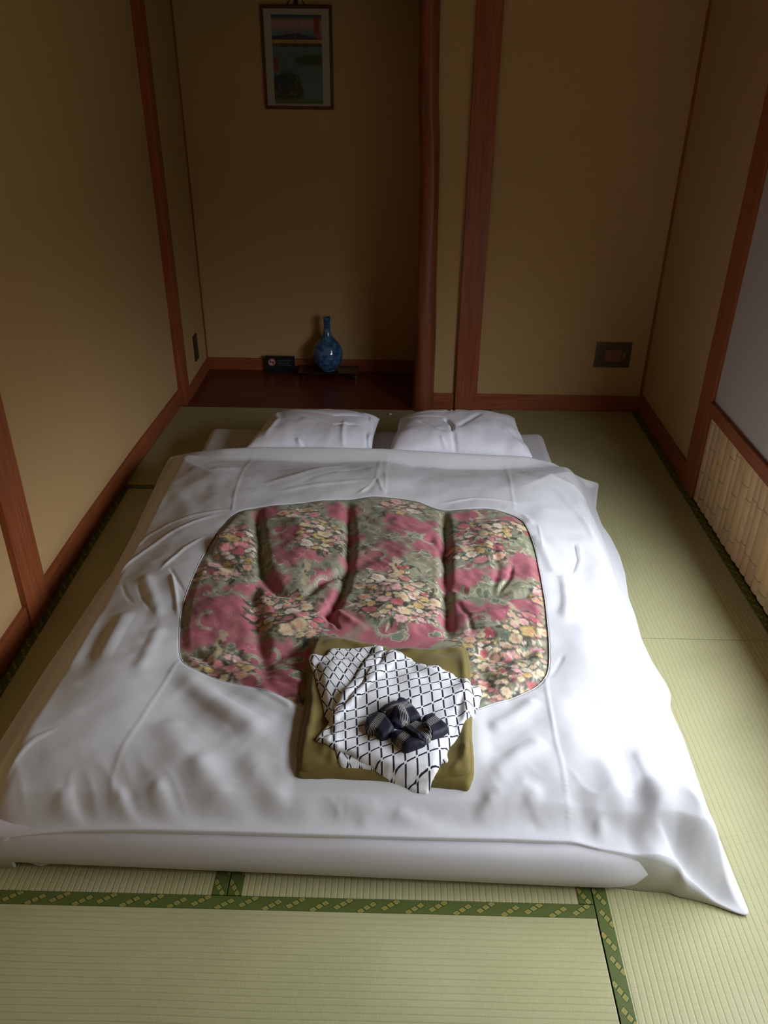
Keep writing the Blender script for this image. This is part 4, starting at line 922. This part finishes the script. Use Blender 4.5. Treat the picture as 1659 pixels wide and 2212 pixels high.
# no smoking sign
sgx, sgy = .660, .640
sroot2 = empty('no_smoking_sign', (sgx, sgy, .002)); tag(sroot2, 'small black no smoking plaque standing left of the blue vase', 'sign')
def tilt(o, ang=-9):
    pass
boxes('plaque', [(.575, .745, .640, .652, .003, .098)], sroot2, M_sign, .002)
boxes('plaque_foot', [(.585, .735, .628, .662, .002, .008)], sroot2, M_sign, .001)
M_signw = material('sign_white', (.50, .42, .43), .5); M_signr = material('sign_red', (.35, .03, .03), .5); M_signg = material('sign_grey', (.10, .10, .12), .5)
def disc(name, cx, cz, r, y, mat, par, r0=0.0, n=40, dy=.0006):
    v, f = [], []
    for yy in (y, y - dy):
        for k_ in range(n):
            a_ = 2 * math.pi * k_ / n; v.append((cx + r * math.cos(a_), yy, cz + r * math.sin(a_)))
    if r0 > 0:
        for yy in (y, y - dy):
            for k_ in range(n):
                a_ = 2 * math.pi * k_ / n; v.append((cx + r0 * math.cos(a_), yy, cz + r0 * math.sin(a_)))
        for k_ in range(n):
            q = (k_ + 1) % n; f += [(n + k_, n + q, 3 * n + q, 3 * n + k_), (k_, q, n + q, n + k_), (2 * n + k_, 3 * n + k_, 3 * n + q, 2 * n + q)]
    else:
        f = [tuple(range(n, 2 * n))] + [(k_, (k_ + 1) % n, n + (k_ + 1) % n, n + k_) for k_ in range(n)]
    return mesh(name, v, f, par, mat)
disc('symbol_disc', .613, .062, .0235, .6398, M_signw, sroot2)
disc('prohibition_ring', .613, .062, .0235, .6391, M_signr, sroot2, .0185)
cg = mesh('cigarette_symbol', [(.598, .6391, .0595), (.628, .6391, .0595), (.628, .6391, .0650), (.598, .6391, .0650), (.598, .6385, .0595), (.628, .6385, .0595), (.628, .6385, .0650), (.598, .6385, .0650)],
          [(4, 5, 6, 7), (0, 1, 5, 4), (3, 7, 6, 2), (1, 2, 6, 5), (0, 4, 7, 3)], sroot2, M_sign)
qv = []
for s_ in (-1, 1):
    for a_, b_ in ((-.0135, .0135), (.0135, -.0135)): qv.append((.613 + a_ + s_ * .0018, .6384, .062 + b_ + s_ * .0018))
mesh('prohibition_bar', [qv[0], qv[2], qv[3], qv[1]] + [(x_, .6379, z_) for x_, _, z_ in (qv[0], qv[2], qv[3], qv[1])], [(4, 5, 6, 7), (0, 1, 5, 4), (1, 2, 6, 5), (2, 3, 7, 6), (3, 0, 4, 7)], sroot2, M_signr)
tl = boxes('sign_lettering', [(.648 + .0085 * k_, .6545 + .0085 * k_ - (k_ % 3) * .0008, .6392, .6398, z_, z_ + h_) for z_, h_, n_ in ((.068, .007, 9), (.055, .005, 8), (.044, .004, 9)) for k_ in range(n_)], sroot2, M_signg)
# framed print on the alcove wall
froot = empty('framed_print', (.825, .68, 1.37)); tag(froot, 'framed landscape print in a dark red frame above the vase', 'picture')
fx0, fx1, fz0, fz1, fw_ = .654, .996, 1.372, 1.815, .0135
boxes('frame', [(fx0, fx1, .672, .687, fz0, fz0 + fw_), (fx0, fx1, .672, .687, fz1 - fw_, fz1), (fx0, fx0 + fw_, .672, .687, fz0 + fw_, fz1 - fw_), (fx1 - fw_, fx1, .672, .687, fz0 + fw_, fz1 - fw_)], froot, M_frame, .0015)
boxes('mount', [(fx0 + .01, fx1 - .01, .681, .686, fz0 + .01, fz1 - .01)], froot, M_matpaper)
NXp, NZp = 110, 180; ux, uz = np.meshgrid(np.linspace(0, 1, NXp), np.linspace(0, 1, NZp), indexing='ij')
P0 = dict(x0=.703, x1=.944, z0=1.396, z1=1.777); gx_ = P0['x0'] + ux * (P0['x1'] - P0['x0']); gz_ = P0['z0'] + uz * (P0['z1'] - P0['z0'])
pc = np.zeros((NXp, NZp, 3)); top = 1 - uz
def lay(mask, col):
    global pc
    pc = pc * (1 - mask[..., None]) + np.asarray(s2l(col)) * mask[..., None]
n1 = noise(ux, uz, .12, 71); n2_ = noise(ux, uz * 3, .08, 72); n3_ = noise(ux, uz, .04, 73)
lay(np.ones_like(ux), (90, 118, 122)); lay(smooth(.24, .05, top), (152, 128, 120)); lay(smooth(.10, .0, top), (40, 66, 76)); lay(smooth(.20, .10, top) * smooth(.02, .1, top), (160, 132, 124))
lay(((top > .235 - .035 * np.exp(-((ux - .45) / .25) ** 2) + .006 * n2_) & (top < .275)).astype(float), (66, 52, 62)); lay(((top > .272) & (top < .315)).astype(float), (176, 142, 88))
lay(((top > .312) & (top < .350 + .01 * n1)).astype(float), (72, 60, 36)); lay(smooth(.35, .42, top), (84, 108, 104)); lay(smooth(.62, .80, top) * .5, (96, 128, 128))
lay(smooth(1.0, .7, np.hypot((ux - .80) / .42, (top - .50) / .075) + .15 * n3_), (58, 72, 38)); lay(smooth(1.0, .8, np.hypot((ux - .30) / .36, (top - .84) / .22) + .2 * n1 + .1 * n3_), (54, 66, 40))
lay(smooth(1.0, .8, np.hypot((ux - .12) / .2, (top - .76) / .1)), (38, 56, 52)); lay(smooth(1, .8, np.hypot((ux - .6) / .7, (top - 1.0) / .07)), (88, 106, 74)); lay(smooth(.1, .9, n3_ * n1 * 3) * .4, (120, 96, 90))
lay(((ux > .85) & (ux < .95) & (top > .03) & (top < .21)).astype(float), (146, 44, 34)); lay(((ux > .02) & (ux < .10) & (top > .48) & (top < .63)).astype(float), (134, 52, 38)); lay(((ux > .91) & (top > .21) & (top < .27)).astype(float), (158, 72, 60))
vp = np.stack([gx_, np.full_like(gx_, .6806), gz_], -1).reshape(-1, 3)
i, j = np.meshgrid(np.arange(NXp - 1), np.arange(NZp - 1), indexing='ij'); a = (i * NZp + j).ravel()
po = mesh('print', vp, np.stack([a, a + NZp, a + NZp + 1, a + 1], 1).tolist(), froot, M_paint); set_colors(po.data, pc.reshape(-1, 3))
tube('hanging_cord', [(.78, .684, 1.812), (.815, .684, 1.865), (.825, .684, 1.88), (.835, .684, 1.865), (.87, .684, 1.812)], .002, froot, M_cord)
boxes('hook', [(.817, .835, .676, .688, 1.815, 1.890)], froot, M_darkplate, .002)
# socket plate on the right back wall
kroot = empty('wall_socket', (2.428, YB, .305)); tag(kroot, 'bronze socket plate low on the back wall by the right corner', 'socket')
boxes('cover_plate', [(2.338, 2.517, YB + .004, YB + .0125, .240, .370)], kroot, M_brass, .002)
boxes('socket_face', [(2.385, 2.470, YB - .004, YB + .006, .272, .335)], kroot, M_outlet, .003)
boxes('jack', [(2.475, 2.493, YB + .0, YB + .006, .285, .320)], kroot, M_outlet, .002)
# slim dark plate on the alcove side wall
p1 = at(418, 718, x=TX0); p2 = at(424, 768, x=TX0)
hroot = boxes('wall_plate', [(TX0 - .001, TX0 + .008, p1[1] - .035, p1[1] + .035, .075 + .065, .075 + .205)], None, M_darkplate, .002)
tag(hroot, 'narrow dark switch plate on the alcove side wall', 'switch plate')
ps = at(843, 895, z=.004)
bm = bmesh.new(); bmesh.ops.create_icosphere(bm, subdivisions=2, radius=.008)
for v_ in bm.verts: v_.co.z *= .55; v_.co.x *= 1.2 + .2 * math.sin(v_.co.y * 900)
me = bpy.data.meshes.new('plastic_scrap'); bm.to_mesh(me); bm.free()
so = link('plastic_scrap', me, None, M_whitebit); so.location = (ps[0], ps[1], .0055); tag(so, 'tiny white scrap on the mat between the pillows', 'scrap')
